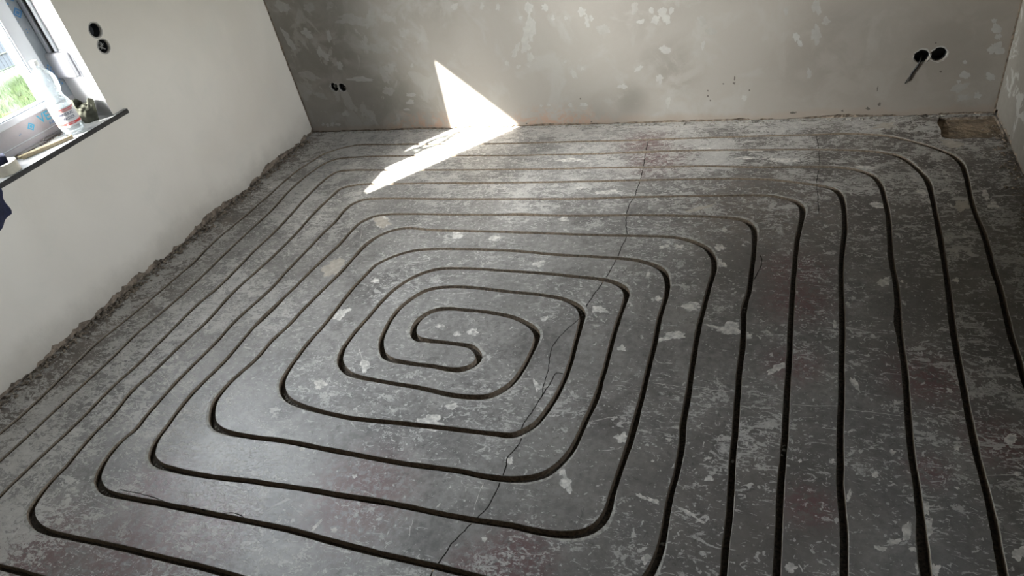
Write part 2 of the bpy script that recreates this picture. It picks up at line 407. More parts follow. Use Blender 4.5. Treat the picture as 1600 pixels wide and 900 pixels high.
# ------------------------------------------------------------------ the room shell
RW, RD, RH = 4.2, -4.7, 2.55
GROOVE_PX = [(1590,1000), (1568,900), (1559,850), (1549,800), (1537,750), (1527,712), (1519,675), (1508,620), (1499,570), (1490,520), (1484,470), (1479,432), (1473,395), (1469,370), (1464,345), (1459,320), (1453,295), (1445,277), (1434,265), (1416,250), (1400,242.5), (1372,237.5), (1350,235.5), (1312,234), (1275,233.5), (1200,233.7), (1075,235), (1015,236.5), (950,239.5), (862,241.5), (800,242.7), (725,243), (637,243.5), (590,244), (555,245.5), (525,248.7), (507,255.5), (492,265), (475,277.5), (450,300), (425,327.5), (390,360), (350,397.5), (322,425), (282,462.5), (250,490), (212,522.5), (175,559), (125,605), (78,648.5), (37,687), (0,720), (-60,777), (-140,855), (-190,915), (-170,950), (-100,975), (100,1030), (400,1120), (800,1225), (1100,1290), (1220,1290), (1280,1230), (1308,1120), (1320,980), (1319,900), (1319,837), (1316,795), (1313,757), (1313,725), (1313,675), (1315,620), (1315,570), (1316,507), (1315,470), (1314,425), (1316,393), (1320,357), (1319,332), (1316,312), (1310,301), (1300,294.5), (1275,289), (1237,284), (1200,280.3), (1137,279), (1012,281), (925,283), (800,285.2), (675,286), (612,287), (572,287.3), (550,290), (532,295), (520,305), (507,317), (487,337), (462,365), (430,397), (400,424.5), (365,456), (320,505), (287,535), (240,580), (207,610), (174,650), (147,677), (125,702), (100,732), (80,752), (60,777), (48,797), (50,812), (60,824), (75,831), (112,840), (162,850), (212,861.5), (250,871), (300,882.5), (350,896), (450,925), (600,962), (800,1008), (960,1043), (1040,1043), (1095,1010), (1122,955), (1130,900), (1135,844), (1139,812), (1142,770), (1145,715), (1149,670), (1152.5,620), (1155,582), (1160,545), (1162,507), (1162,490), (1165,472), (1171,452), (1174,425), (1178,394.5), (1179,375), (1177,357), (1167,346.5), (1150,341.5), (1112,338.5), (1075,337), (1000,336), (900,336.7), (800,335.5), (700,335), (637,334.3), (605,335), (585,338), (570,344), (560,350), (547,363), (530,382), (505,405), (484.5,424.5), (460,449), (425,482), (400,507), (350,565), (300,615), (273,649), (260,667), (250,680), (241,695), (237,712), (241,721), (252,728), (275,734.5), (325,744), (400,753), (432,758), (475,764), (537,775), (587,782.5), (637,792), (700,805), (750,814), (800,821.5), (837,830), (875,835), (905,834), (925,827), (940,815), (950,797), (957,770), (967,740), (980,702), (990,665), (1003,620), (1012,580), (1022,540), (1031,495), (1040,465), (1043,447), (1041,432), (1035,422), (1026,416), (1000,407.5), (962,403), (875,398), (800,391.7), (725,389), (675,389), (650,391), (625,397), (605,404.5), (587,414), (575.5,425), (550,452), (525,484), (507,507), (482,535), (460,564), (449,580), (441,597), (442,612), (452,625), (475,635.5), (500,642.5), (530,649.5), (550,653.5), (625,661), (700,669.5), (775,678), (800,680), (820,672.5), (837,662), (850,647), (867,622), (887,580), (897,545), (906,510), (910,492), (907,483), (900,476), (885,469), (875,465.5), (837,459.5), (800,456), (757,451), (720,448), (687,449), (665,454), (645,465), (625,481), (612,497), (602,515), (596,530), (596,545), (600,555), (612,562), (637,567), (675,572), (700,576.5), (718,577.5), (732,574), (743,567), (748,559), (745,549), (735,541), (712,537), (687,534), (662,531), (652,529), (646,522), (646,514), (652,502), (665,491), (682,484), (702,482), (725,484), (762,487.5), (800,495), (817,502), (832,511), (839,522), (837,535), (828,555), (818,574), (800,598), (782,611), (762,619), (737,620.5), (700,616), (657,606), (612,598.5), (562,589), (545,583), (534,572), (531,560), (536,545), (552,522), (575,496), (600,467), (620,449), (642,435), (665,425), (687,420), (720,419), (800,423.5), (850,427), (900,432), (945,437), (962,442), (975,450), (979,460), (976,472), (967,497), (957,530), (947,570), (940,592), (931.5,620), (920,647), (907,675), (895,700), (877,722), (855,739), (830,747), (800,749), (762,745), (712,735), (650,727), (600,719), (537,707), (500,700), (450,690), (400,683.5), (362,677), (342,670), (332,659), (331,648), (336,627), (355,602), (375,583), (400,561), (425,532), (450,509), (475,482), (500,457), (533,424.5), (555,400), (575,380), (595,367), (617,359), (637,356.3), (675,359), (800,362.5), (900,366), (975,368), (1025,369), (1055,371), (1075,375), (1092,381), (1105,389), (1114,403), (1116,418), (1109,445), (1101,475), (1091,515), (1086,545), (1080,585), (1075,620), (1067,665), (1066,690), (1057,740), (1047,777), (1040,815), (1035,844), (1030,863), (1017,893), (995,918), (950,934), (880,932), (800,915), (740,900), (683,885.5), (637,875.5), (600,867), (550,854.5), (500,841), (450,827.5), (400,817), (350,807), (300,797), (250,787), (212,780), (180,773.5), (162,767), (155,758), (152,747), (160,727), (175,705), (192,687), (212,670), (228,650), (250,625), (280,592), (300,572), (337,535), (367,502), (400,472), (425,449), (447,424.5), (485,385), (507,362), (525,345), (537,330), (547,321), (562,313.7), (575,311), (600,310), (700,310.7), (800,310.7), (925,310), (975,308), (1100,306), (1200,305.4), (1222,309), (1237,312.5), (1250,320), (1254,330), (1251,350), (1246,372), (1243.5,395), (1240,432), (1237,482), (1235.5,507), (1234,545), (1232,582), (1229.5,620), (1227,675), (1224.5,705), (1222,737), (1219,775), (1217,825), (1215,870), (1213.5,900), (1208,980), (1195,1060), (1165,1130), (1100,1160), (1000,1160), (800,1112), (500,1030), (250,960), (120,920), (50,899.5), (25,892), (0,886), (-40,873), (-62,855), (-55,835), (-35,812), (0,775), (45,731), (87,692), (131,650), (175,605), (212,572), (232,552), (262,522), (307,477), (337,452), (365,425), (400,389), (425,366), (450,340), (475,312), (497,290), (512,277), (527,268.5), (545,266), (600,265.5), (712,265.3), (800,264.5), (850,264), (925,262.2), (1007,261), (1100,259.5), (1200,261), (1250,260.3), (1300,260.8), (1325,262.8), (1350,269), (1365,276), (1377,292), (1382,310), (1387,332), (1390,365), (1391.5,394), (1395,420), (1400,445), (1403,477), (1405,515), (1410,550), (1414,582), (1417,620), (1421,675), (1425,712), (1431,750), (1436,787), (1441,825), (1446,862), (1450,900), (1462,980), (1475,1080), (1480,1180), (1470,1300), (1400,1400), (1280,1440), (1100,1420), (700,1310), (300,1190), (-100,1080), (-260,1030), (-320,980), (-290,930), (-180,833), (-60,728), (0,677), (34,648.5), (75,610), (125,561), (150,537), (185,509), (212,487), (250,455), (286,424), (300,412), (335,377), (360,356), (400,322), (420,305), (445,282.5), (470,262.5), (487,252), (507,240), (525,234), (542,229.3), (562,226.2), (600,225.7), (725,225), (800,223.8), (900,221), (975,219.5), (1025,217.7), (1125,214.3), (1200,212), (1275,210), (1325,209), (1375,211), (1400,215), (1437,224), (1462,232), (1487,242), (1502,256), (1510,277), (1517,310), (1525,335), (1536,362), (1545.5,394.5), (1552,420), (1562,450), (1571,487), (1580,525), (1590,555), (1600,590), (1625,660), (1650,740), (1700,900)]
P2 = [on_floor(x, y).to_2d() for x, y in GROOVE_PX]
path = catmull(P2, .022)
L, Rr, Li, Ri, Lb, Rb, zb = [], [], [], [], [], [], []
s = 0.0
for i, p in enumerate(path):
    a, b = path[max(i - 2, 0)], path[min(i + 2, len(path) - 1)]
    d = (b - a).normalized(); nrm = Vector((-d.y, d.x))
    s += (p - path[max(i - 1, 0)]).length
    a2, b2 = path[max(i - 6, 0)], path[min(i + 6, len(path) - 1)]
    t1, t2 = (p - a2), (b2 - p)
    cr = (t1.x * t2.y - t1.y * t2.x) / max(t1.length * t2.length, 1e-6)      # signed turn over ~25 cm
    w = .0102 + .0012 * nz(s * 3.1) + .0042 * min(1, abs(cr) * 1.3)
    jl, jr = .0016 * nz(s * 14, 3) + .0007 * nz(s * 45, 9), .0016 * nz(s * 14, 8) + .0007 * nz(s * 45, 2)
    chip = max(0, nz(s * 2.3, 31) - .47) * .035
    chip2 = max(0, nz(s * 2.1, 57) - .47) * .035
    bl = .0012 + .0006 * nz(s * 9, 77) + max(0, -cr) * .015 + chip * .3           # outer lip of a bend is ground away
    br = .0012 + .0006 * nz(s * 9, 41) + max(0, cr) * .015 + chip2 * .3
    wl, wr = w + jl + chip, w + jr + chip2
    L.append(p + nrm * (wl + bl)); Rr.append(p - nrm * (wr + br))
    Li.append(p + nrm * wl); Ri.append(p - nrm * wr)
    Lb.append(p + nrm * (wl - .0015)); Rb.append(p - nrm * (wr - .0015))
    zb.append(-.024 + .002 * nz(s * 6, 5) + .0012 * nz(s * 40, 6))
groove_poly = L + list(reversed(Rr))
def in_groove(q):
    return min((q - p).length_squared for p in path) < .0115 ** 2

# cracks: thin open joints running across the screed
CRACKS = [
    ([(1014, 216), (1009, 236), (1005, 262), (1000, 282), (994, 300), (992, 306), (983, 320), (979, 336), (978, 352), (980, 368), (970, 388), (965, 402),
      (955, 420), (945, 437), (932, 455), (921, 470), (916, 480)], .0030),
    ([(905, 498), (893, 508), (880, 520), (868, 534), (862, 545), (858, 562), (857, 578), (850, 600), (847, 618)], .0024),
    ([(881, 584), (869, 583), (860, 598), (845, 622), (830, 645), (818, 662), (815, 676), (813, 690), (805, 702), (793, 714), (790, 730), (786, 744),
      (780, 757), (770, 778), (758, 797), (747, 807), (736, 818), (722, 833), (705, 850), (692, 870), (682, 884), (674, 898), (668, 920)], .0030),
    ([(1275, 212), (1279, 232), (1280, 262), (1276, 285), (1278, 305), (1279, 330)], .0024),
    ([(1188, 399), (1190, 411), (1185, 424), (1178, 437)], .0026),
    ([(188, 765), (230, 774), (262, 785), (300, 793), (330, 800)], .0020),
    ([(348, 802), (365, 801), (377, 806), (384, 812)], .0020),
    ([(185, 770), (215, 783), (240, 790)], .0015),
]
crack_polys, crack_strips = [], []
for pts, w in CRACKS:
    pp = catmull([on_floor(*q).to_2d() for q in pts], .012)
    l, r = [], []
    for i, p in enumerate(pp):
        d = (pp[min(i + 1, len(pp) - 1)] - pp[max(i - 1, 0)]).normalized(); nrm = Vector((-d.y, d.x))
        off = .004 * nz(i * .5, w * 900) ; ww = w * .68 * (1 + .7 * nz(i * .9, w * 300)) * (1 if 0 < i < len(pp) - 1 else .2)
        l.append(p + nrm * (off + ww)); r.append(p + nrm * (off - ww))
    crack_polys.append(l + list(reversed(r))); crack_strips.append((l, r))

recess = [on_floor(*q).to_2d() for q in [(1467, 184), (1464, 192), (1470, 203), (1471, 214), (1485, 217), (1505, 217), (1525, 215), (1545, 216), (1560, 212), (1571, 209), (1566, 200), (1560, 190), (1554, 181)]]
recess = [Vector((min(p.x, 4.205), min(p.y, .004))) for p in recess]

SPLATS = [(597,345,14,8,0,1), (714,366,8,6,0,1), (739,518,8,5,0,1), (714,521,6,4,-0.2,1), (688,509,7,3,0,1), (532,490,14,6,-0.5,1), (501,600,9,7,0,1), (571,572,7,10,-0.2,1), (706,635,8,5,0,1), (587,439,6,4,0,1), (842,412,10,5,-0.1,1), (934,484,12,5,0.05,1), (1082,480,14,7,0,1), (1054,525,14,7,-0.1,1), (1033,531,10,3,-0.25,1), (971,544,6,4,0,1), (1140,513,16,8,0,1), (1115,510,13,2,0.25,1), (1168,525,5,5,0,1), (851,498,6,4,-0.3,1), (1126,412,8,6,0.3,1), (1013,429,2.5,5,0.3,1), (838,602,4,9,-0.2,1), (1029,466,5,4,0,1), (970,684,11,8,0,1), (886,755,8,15,-0.25,1), (877,737,6,6,0,1), (1046,687,5,2,0.2,1), (1011,695,3,2,0,1), (1020,720,2.5,2,0,1), (1000,775,9,3,0.35,1), (1022,783,10,3,0.35,1), (1077,802,14,3,0.5,1), (1095,814,9,2,0.6,1), (1109,749,8,2.5,0,1), (1009,873,7,7,0.4,1), (1381,441,12,6,-0.35,1), (1325,475,4,3,0,1), (1305,507,4,6,0,1), (1216,575,15,6,-0.45,1), (1336,600,5,12,-0.55,1), (1494,437,5,3,0,1), (1409,440,2.5,2,0,1), (1367,742,5,4,0.5,1), (1395,707,4,4,0,1), (1447,795,7,10,0.2,1), (1450,825,6,16,0,1), (1417,830,7,17,0.1,1), (1430,859,9,4,0,1), (1375,857,10,4,0.1,1), (1395,847,12,5,-0.2,1), (1235,887,9,8,0,1), (1578,686,9,8,-0.6,1), (1594,865,12,9,0,1), (1495,762,4,2,0.2,1), (1250,720,3,2.5,0,1), (1300,721,5,3,0,1), (1460,890,8,9,0,1), (1437,890,7,9,0,1), (1326,775,4,9,0.2,1), (1552,320,6,6,0,1), (1540,305,4,8,-0.5,1), (500,251,7,4,0,1), (422,292,4,3,0,1), (672,661,22,11,0.1,1), (554,744,4,4,0,1), (472,702,4,3,0,1), (495,821,2.5,12,0.75,1), (757,842,4,3.5,0,1), (522,829,5,4,0,1), (796,720,6,5,0,1), (685,790,1.5,5,0.7,1), (1125,386,9,5,0.1,1), (1132,358,4,4,0,1), (1039,385,9,3,-0.3,1), (1060,385,8,3,0,1), (882,342,8,3,0,1), (905,292,7,3.5,0,1), (612,333,5,2,0,1), (775,372,9,4,-0.2,1), (1212,574,3,2,0,1), (1440,300,8,4,0.4,1), (1370,320,12,4,0.1,1), (1355,262,18,3,0.05,1), (1230,250,25,3,0,1), (1180,236,10,2,0,1), (1100,232,9,1.6,0,1), (1165,247,14,2,0,1), (950,300,22,3,-0.1,1), (890,250,20,3,0,1), (1495,700,5,4,0,1), (1590,740,5,3,0,1), (525,418,17,11,-0.45,2), (1502,322,11,8,0,2), (1385,197,22,5,0,2), (1487,224,17,5,0.1,2), (1095,325,24,2.6,-0.25,2), (597,346,13,7,0,2)]
splat_tags = [([q.to_2d() for q in blob_px(on_floor, x, y, rx, ry, a, .36, 40)], m) for x, y, rx, ry, a, m in SPLATS]
# thin plaster-filled hairlines
HAIR = [[(1020, 598), (1060, 604), (1100, 608), (1150, 613)], [(1160, 615), (1200, 620), (1228, 627)], [(1238, 632), (1275, 634), (1308, 634)],
        [(1322, 640), (1360, 644), (1408, 650)], [(190, 509), (200, 512), (212, 519), (235, 519), (290, 517)], [(240, 583), (255, 588), (263, 598), (267, 612), (280, 624)],
        [(755, 755), (748, 772), (742, 790)], [(645, 812), (641, 826), (640, 838)], [(1543, 743), (1570, 742), (1599, 741)], [(560, 533), (561, 545), (566, 560)],
        [(920, 660), (940, 655), (962, 652)], [(940, 704), (955, 703), (972, 699)], [(478, 327), (478, 345), (475, 360)], [(566, 352), (564, 368), (562, 380)]]
for h in HAIR:
    pp = catmull([on_floor(*q).to_2d() for q in h], .02); l, r = [], []
    for i, p in enumerate(pp):
        d = (pp[min(i + 1, len(pp) - 1)] - pp[max(i - 1, 0)]).normalized(); nrm = Vector((-d.y, d.x))
        off = .004 * nz(i * .6, h[0][0]); ww = .0011 * (1 + .8 * nz(i * 1.1, h[0][0]))
        l.append(p + nrm * (off + ww)); r.append(p + nrm * (off - ww))
    splat_tags.append((l + list(reversed(r)), 1))

fl_holes = [(groove_poly, None, 0, None)] + [(c, None, 0, None) for c in crack_polys] + [(recess, .030, 3, None)]
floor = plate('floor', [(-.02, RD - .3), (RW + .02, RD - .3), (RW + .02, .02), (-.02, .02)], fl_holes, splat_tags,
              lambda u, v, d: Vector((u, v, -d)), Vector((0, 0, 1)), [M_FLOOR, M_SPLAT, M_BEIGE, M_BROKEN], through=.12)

# lining of the milled groove
gv, gf, gm = [], [], []
n = len(path)
rows = [(L, 0), (Li, -.0016), (Lb, None), (Rb, None), (Ri, -.0016), (Rr, 0)]
for R_, z in rows:
    for i in range(n): gv.append((R_[i].x, R_[i].y, z if z is not None else zb[i]))
for k, m in enumerate((0, 1, 2, 1, 0)):
    for i in range(n - 1):
        gf.append((k * n + i, k * n + i + 1, (k + 1) * n + i + 1, (k + 1) * n + i))
        lip = (rows[k][0][i] - rows[k + 1][0][i]).length
        gm.append(3 if k in (0, 4) and lip > .0038 else m)
g = mesh_obj('milled_groove', gv, gf, [M_RIM, M_CUT, M_CUTB, M_SCRAPE], gm, floor)
cv, cf = [], []
for l, r in crack_strips:
    for i in range(len(l) - 1):
        if in_groove((l[i] + r[i]) / 2) or in_groove((l[i + 1] + r[i + 1]) / 2): continue
        b = len(cv)
        m0, m1 = (l[i] + r[i]) / 2, (l[i + 1] + r[i + 1]) / 2
        cv += [(*l[i], 0), (*l[i + 1], 0), (*m0, -.008), (*m1, -.008), (*r[i], 0), (*r[i + 1], 0)]
        cf += [(b, b + 1, b + 3, b + 2), (b + 2, b + 3, b + 5, b + 4)]
mesh_obj('crack', cv, cf, M_CRACK, None, floor)
# broken-out bay in the far right corner: rough brown base
rv, rf = [], []
x0, x1, y0, y1 = 3.78, 4.22, -.34, .02; NX, NY = 60, 46
for j in range(NY + 1):
    for i in range(NX + 1):
        x, y = x0 + (x1 - x0) * i / NX, y0 + (y1 - y0) * j / NY
        rv.append((x, y, -.015 + .005 * nz(x, y, 0, 14) + .003 * nz(x, y, 3, 60)))
for j in range(NY):
    for i in range(NX):
        a = j * (NX + 1) + i; rf.append((a, a + 1, a + NX + 2, a + NX + 1))
mesh_obj('recess_base', rv, rf, M_RECESS, None, floor, smooth=True)
tag(floor, 'grey worn concrete screed floor with spiral milled groove', 'floor', kind='structure')

# jagged plaster feet
def jag(u0, u1, base, amp, seed, step=.014):
    out = []; n = int(abs(u1 - u0) / step)
    for k in range(n + 1):
        u = u0 + (u1 - u0) * k / n
        out.append((u, max(.002, base + amp * nz(u * 3, seed) + amp * .7 * nz(u * 13, seed + 2) + amp * .5 * nz(u * 41, seed + 5))))
    return out
# left wall
SOCK_L = [(-1.277, 1.1786, .034), (-1.278, 1.0985, .033)]
wy0, wy1, wz0, wz1 = -2.50, -1.425, .775, 1.90
wl_outer = [(RD, RH), *jag(RD, 0.0, .030, .032, 3), (0.0, RH)]
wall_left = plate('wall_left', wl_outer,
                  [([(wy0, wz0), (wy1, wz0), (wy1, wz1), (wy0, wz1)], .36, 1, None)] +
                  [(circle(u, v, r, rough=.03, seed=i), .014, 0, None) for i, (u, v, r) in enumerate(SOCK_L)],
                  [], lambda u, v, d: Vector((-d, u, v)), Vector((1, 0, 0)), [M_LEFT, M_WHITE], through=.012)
# the outer leaf of the masonry keeps the sun out around the opening
mesh_obj('masonry', *(lambda: ([(-.36, RD, -.4), (-.36, 0.3, -.4), (-.36, .3, RH + .2), (-.36, RD, RH + .2), (-.36, wy0, wz0), (-.36, wy1, wz0), (-.36, wy1, wz1), (-.36, wy0, wz1)],
          [(0, 1, 5, 4), (1, 2, 6, 5), (2, 3, 7, 6), (3, 0, 4, 7)]))(), M_WHITE, None, wall_left)
def rough_band(name, parent, f, u0, u1, h, m):
    NU, NV = int(abs(u1 - u0) / .01), 10; v_, f_ = [], []
    for j in range(NV + 1):
        for i in range(NU + 1):
            u, z = u0 + (u1 - u0) * i / NU, -.01 + (h + .01) * j / NV
            v_.append(f(u, z, .010 + .004 * nz(u, z, 0, 25) + .003 * nz(u, z, 1, 70)))
    for j in range(NV):
        for i in range(NU):
            a = j * (NU + 1) + i; f_.append((a, a + 1, a + NU + 2, a + NU + 1))
    return mesh_obj(name, v_, f_, m, None, parent)
rough_band('bare_masonry_strip', wall_left, lambda u, z, d: (-d, u, z), RD, 0, .10, M_BROKEN)
# back wall
SOCK_B = [(.309, .333, .031), (.372, .328, .030), (3.828, .322, .034), (3.902, .328, .035)]
BLOBS = [(826,13,6,8,0,1), (851,12,5,6,0,1), (827,48,9,20,0.1,1), (821,70,8,12,0.3,1), (828,88,5,8,-0.2,1), (806,78,5,11,0.4,1), (909,18,6,7,0,1), (917,33,4,9,-0.1,1), (924,28,3,5,0,1), (864,28,3,4,0,1), (884,28,3,3,0,1), (884,97,2,2,0,1), (896,116,4,8,-0.6,1), (910,107,3,3,0,1), (1039,77,7,5,0.2,1), (1031,123,5,7,0,1), (972,135,7,4,-0.2,1), (998,107,8,3,-0.6,1), (1024,32,8,6,-0.7,1), (1035,18,6,7,0,1), (1042,30,6,8,0.2,1), (1049,16,4,6,0,1), (1018,16,4,5,0,1), (1001,34,6,4,-0.6,1), (1098,71,3,6,0.2,1), (1244,58,5,6,-0.2,1), (1250,68,4,5,-0.4,1), (1163,153,4,4,0,1), (1044,160,3,8,0.2,1), (710,10,5,6,0,1), (753,10,3,5,0.2,1), (778,12,4,5,0,1), (813,28,3,3,0,1), (541,178,6,4,0.2,1), (505,194,2,3,0,1), (512,195,2,3,-0.3,1), (519,194,3,3,0,1), (527,194,4,2,0.3,1), (641,148,8,3,0,1), (641,159,7,3,-0.1,1), (636,171,5,2,0,1), (792,99,3,4,0,1), (810,104,3,3,0,1), (827,103,3,2,0,1), (644,103,2.5,3,0,1), (629,57,1.6,1.6,0,1), (884,96,1.6,1.6,0,1), (1557,45,8,7,0,1), (1559,57,5,5,0,1), (1553,32,4,3,0,1), (1555,76,12,9,-0.2,1), (1508,97,3,3,0,1), (1509,118,7,7,0,1), (1498,127,3,3,0,1), (1528,149,6,5,0.4,1), (1548,120,8,5,0.4,1), (857,164,3,2,0,1), (846,165,2,2,0,1), (891,164,3,4,0,1), (912,163,6,3,0,1), (562,124,18,4,0.1,1), (1250,68,3,4,0,1), (479,52,9,7,0.3,1), (503,84,12,6,0.7,1), (531,103,4,7,-0.4,1), (514,57,3,11,-0.2,1), (450,60,5,17,-0.5,1), (441,10,12,8,0.3,1), (992,11,6,9,0,2), (1228,16,4,6,0,2), (1275,53,8,13,0,2), (1276,11,6,12,0,2), (1290,34,6,6,0,2), (1264,115,4,8,0,2), (1096,33,6,8,0,2), (1110,48,7,5,0,2), (943,46,10,8,0,2), (1505,153,11,6,-0.3,2), (1500,136,13,6,-0.4,2), (548,31,22,9,0.1,2), (579,29,8,13,0,2), (483,12,8,7,0,2), (483,119,17,5,0.35,2), (500,149,11,4,0.5,2), (603,120,7,14,-0.5,2), (607,142,9,6,0.3,2), (588,74,26,8,0.1,2), (907,154,1.4,1.2,0,3), (1106,142,1.3,1.2,0,3), (1106,150,1.2,1.2,0,3), (1110,157,1.3,1.1,0,3), (1171,141,1.2,1.2,0,3), (1148,122,1.3,3,0.2,3), (1147,130,2,1.5,0,3), (1130,131,1.5,1,0,3), (924,190,1.5,1.2,0,3), (892,162,1.2,2,0,3), (1371,139,1,4,0.1,3), (1374,163,2,3,0.6,3), (1316,173,1.5,1.5,0,3), (1356,170,3,2,0.3,3), (1240,176,5,1.5,-0.1,3), (1462,67,1.6,1.4,0,3), (1470,112,1.6,1.4,0,3), (807,197,5,2,0,3), (597,205,3,1.2,0.1,3), (823,193,1.5,1.2,0,3), (1570,171,1.4,3,0.2,3)]
bw_tags = [([(q.x, q.z) for q in blob_px(on_back, x, y, rx, ry, a, .34, 40)], m) for x, y, rx, ry, a, m in BLOBS]
wall_back = plate('wall_back', [(0.0, RH), *jag(0.0, RW, .014, .012, 9), (RW, RH)],
                  [(circle(u, v, r, rough=.16 if i > 1 else .14, seed=i + 3), .014, 0, None) for i, (u, v, r) in enumerate(SOCK_B)],
                  bw_tags, lambda u, v, d: Vector((u, d, v)), Vector((0, -1, 0)), [M_BACK, M_FILL, M_FILL2, M_PIT], through=.012)
rough_band('bare_masonry_strip', wall_back, lambda u, z, d: (u, d, z), 0, RW, .08, M_BROKEN)
# right wall
FW = (-2.15, -1.15, 1.15, 2.15)  # opening for the added, unseen window
wall_right = plate('wall_right', [(RD, RH), *jag(RD, 0.0, .035, .035, 14), (0.0, RH)],
                   [([(FW[0], FW[2]), (FW[1], FW[2]), (FW[1], FW[3]), (FW[0], FW[3])], .30, 1, None)], [],
                   lambda u, v, d: Vector((RW + d, u, v)), Vector((-1, 0, 0)), [M_RIGHT, M_WHITE], through=.012)
rough_band('bare_masonry_strip', wall_right, lambda u, z, d: (RW + d, u, z), RD, 0, .13, M_BROKEN)
# solid backing behind back and right wall, front wall, ceiling
bm = bmesh.new(); box(bm, -.36, RW + .3, .06, .30, -.3, RH + .2)
bm_obj('masonry', bm, M_BROKEN, wall_back)
bm = bmesh.new()
box(bm, RW + .06, RW + .3, FW[1], .06, -.3, RH + .2); box(bm, RW + .06, RW + .3, RD, FW[0], -.3, RH + .2)
box(bm, RW + .06, RW + .3, FW[0], FW[1], -.3, FW[2]); box(bm, RW + .06, RW + .3, FW[0], FW[1], FW[3], RH + .2)
bm_obj('masonry', bm, M_BROKEN, wall_right)
wall_front = plate('wall_front', [(-.36, -.12), (RW + .3, -.12), (RW + .3, RH), (-.36, RH)],
                   [], [],
                   lambda u, v, d: Vector((u, RD - d, v)), Vector((0, 1, 0)), [M_RIGHT], through=.3)
ceiling = plate('ceiling', [(-.36, RD - .3), (RW + .3, RD - .3), (RW + .3, .3), (-.36, .3)], [], [],
                lambda u, v, d: Vector((u, v, RH + d)), Vector((0, 0, -1)), [M_WHITE], through=.2)
# crumbled corner joints: thin irregular dark seam in the two far corners
def seam(parent, x, sgn, seed):
    v_, f_ = [], []; N = 150
    for i in range(N + 1):
        z = RH * i / N
        w1 = .007 + .007 * abs(nz(z * 7, seed)) ; w2 = .005 + .007 * abs(nz(z * 9, seed + 4))
        v_ += [(x + sgn * w1, -.0012, z), (x + sgn * .0012, -.0012, z), (x + sgn * .0012, -w2 - .001, z)]
    for i in range(N):
        a = i * 3; f_ += [(a, a + 1, a + 4, a + 3), (a + 1, a + 2, a + 5, a + 4)]
    mesh_obj('corner_joint', v_, f_, M_BROKEN, None, parent)
seam(wall_back, 0.0, 1, 2); seam(wall_back, RW, -1, 6)

# ------------------------------------------------------------------ window_1 in the left wall
M_PVC = simple('white_pvc', (.42, .435, .465), .28, .02, 10, 0)
M_FILM = simple('grey_protective_film', (.175, .19, .21), .38, .08, 14, .6, .002)
M_FILM2 = simple('pale_protective_film', (.26, .25, .26), .38, .06, 14, .6, .002)
M_GASKET = simple('grey_gasket', (.16, .19, .23), .5, .1, 30, 0)
M_CYAN = simple('cyan_print', (.01, .22, .36), .5, .05, 30, 0)
M_BLUE = simple('blue_print', (.03, .12, .26), .5, .05, 30, 0)
def glass_material(name, tint=(1, 1, 1), refl=1.0, haze=0.0):
    t = NT(name)
    tr = t.new('ShaderNodeBsdfTransparent'); t.put(tr.inputs[0], tint)
    gl = t.new('ShaderNodeBsdfGlossy'); gl.inputs['Roughness'].default_value = .03
    fr = t.new('ShaderNodeFresnel'); fr.inputs[0].default_value = 1.45
    mx = t.new('ShaderNodeMixShader'); t.link(t.mul(fr.outputs[0], refl), mx.inputs[0])
    t.link(tr.outputs[0], mx.inputs[1]); t.link(gl.outputs[0], mx.inputs[2])
    res = mx.outputs[0]
    if haze:
        df = t.new('ShaderNodeBsdfDiffuse'); df.inputs[0].default_value = (.9, .93, .96, 1)
        m2 = t.new('ShaderNodeMixShader'); t.put(m2.inputs[0], t.step(t.noise(30, 4, .6), .35, .75, haze * .3, haze * 1.7))
        t.link(res, m2.inputs[1]); t.link(df.outputs[0], m2.inputs[2]); res = m2.outputs[0]
    t.link(res, t.out.inputs[0]); return t.m
M_GLASS = glass_material('window_glass', (.96, .98, .98), .8)
def frame_ring(bm, x0, x1, y0, y1, z0, z1, w, bev=.004, wt=None):
    wt = wt or w
    box(bm, x0, x1, y0, y0 + w, z0, z1, bev); box(bm, x0, x1, y1 - w, y1, z0, z1, bev)
    box(bm, x0, x1, y0 + w - .004, y1 - w + .004, z0, z0 + wt, bev); box(bm, x0, x1, y0 + w - .004, y1 - w + .004, z1 - w, z1, bev)
win = bpy.data.objects.new('window_1', None); COL.objects.link(win); win.location = (-.23, (wy0 + wy1) / 2, .80)
win['kind'] = 'structure'
def wchild(name, bm, m, parent, **k):
    o = bm_obj(name, bm, m, None, **k); o.parent = parent
    base = Vector((0, 0, 0)); q = parent
    while q is not None: base += q.location; q = q.parent
    o.location = -base; return o
ZB = .80
bm = bmesh.new(); frame_ring(bm, -.27, -.201, wy0, wy1, ZB, wz1, .075, .003, .122)
wchild('frame', bm, M_PVC, win)
bm = bmesh.new()      # protective film still on the frame: two stiles, foot and a lower ledge
box(bm, -.2005, -.1995, wy1 - .073, wy1 - .002, ZB + .02, wz1)
box(bm, -.2005, -.1995, wy0 + .002, wy0 + .073, ZB + .02, wz1)
wchild('protective_film', bm, M_FILM, win)
bm = bmesh.new(); box(bm, -.2003, -.1992, wy0 + .002, wy1 - .002, ZB + .034, ZB + .118)
box(bm, -.201, -.188, wy0 + .002, wy1 - .002, ZB + .002, ZB + .030, .002)
wchild('protective_film', bm, M_FILM2, win)
bm = bmesh.new(); frame_ring(bm, -.262, -.182, wy0 + .072, wy1 - .072, ZB + .12, wz1 - .072, .078, .006, .032)
sash = wchild('sash', bm, M_PVC, win)
gy0, gy1, gz0, gz1 = wy0 + .15, wy1 - .15, ZB + .152, wz1 - .15
bm = bmesh.new(); frame_ring(bm, -.232, -.188, gy0 - .006, gy1 + .006, gz0 - .006, gz1 + .006, .010, .001)
wchild('gasket', bm, M_GASKET, win)
bm = bmesh.new(); box(bm, -.226, -.222, gy0 - .004, gy1 + .004, gz0 - .004, gz1 + .004)
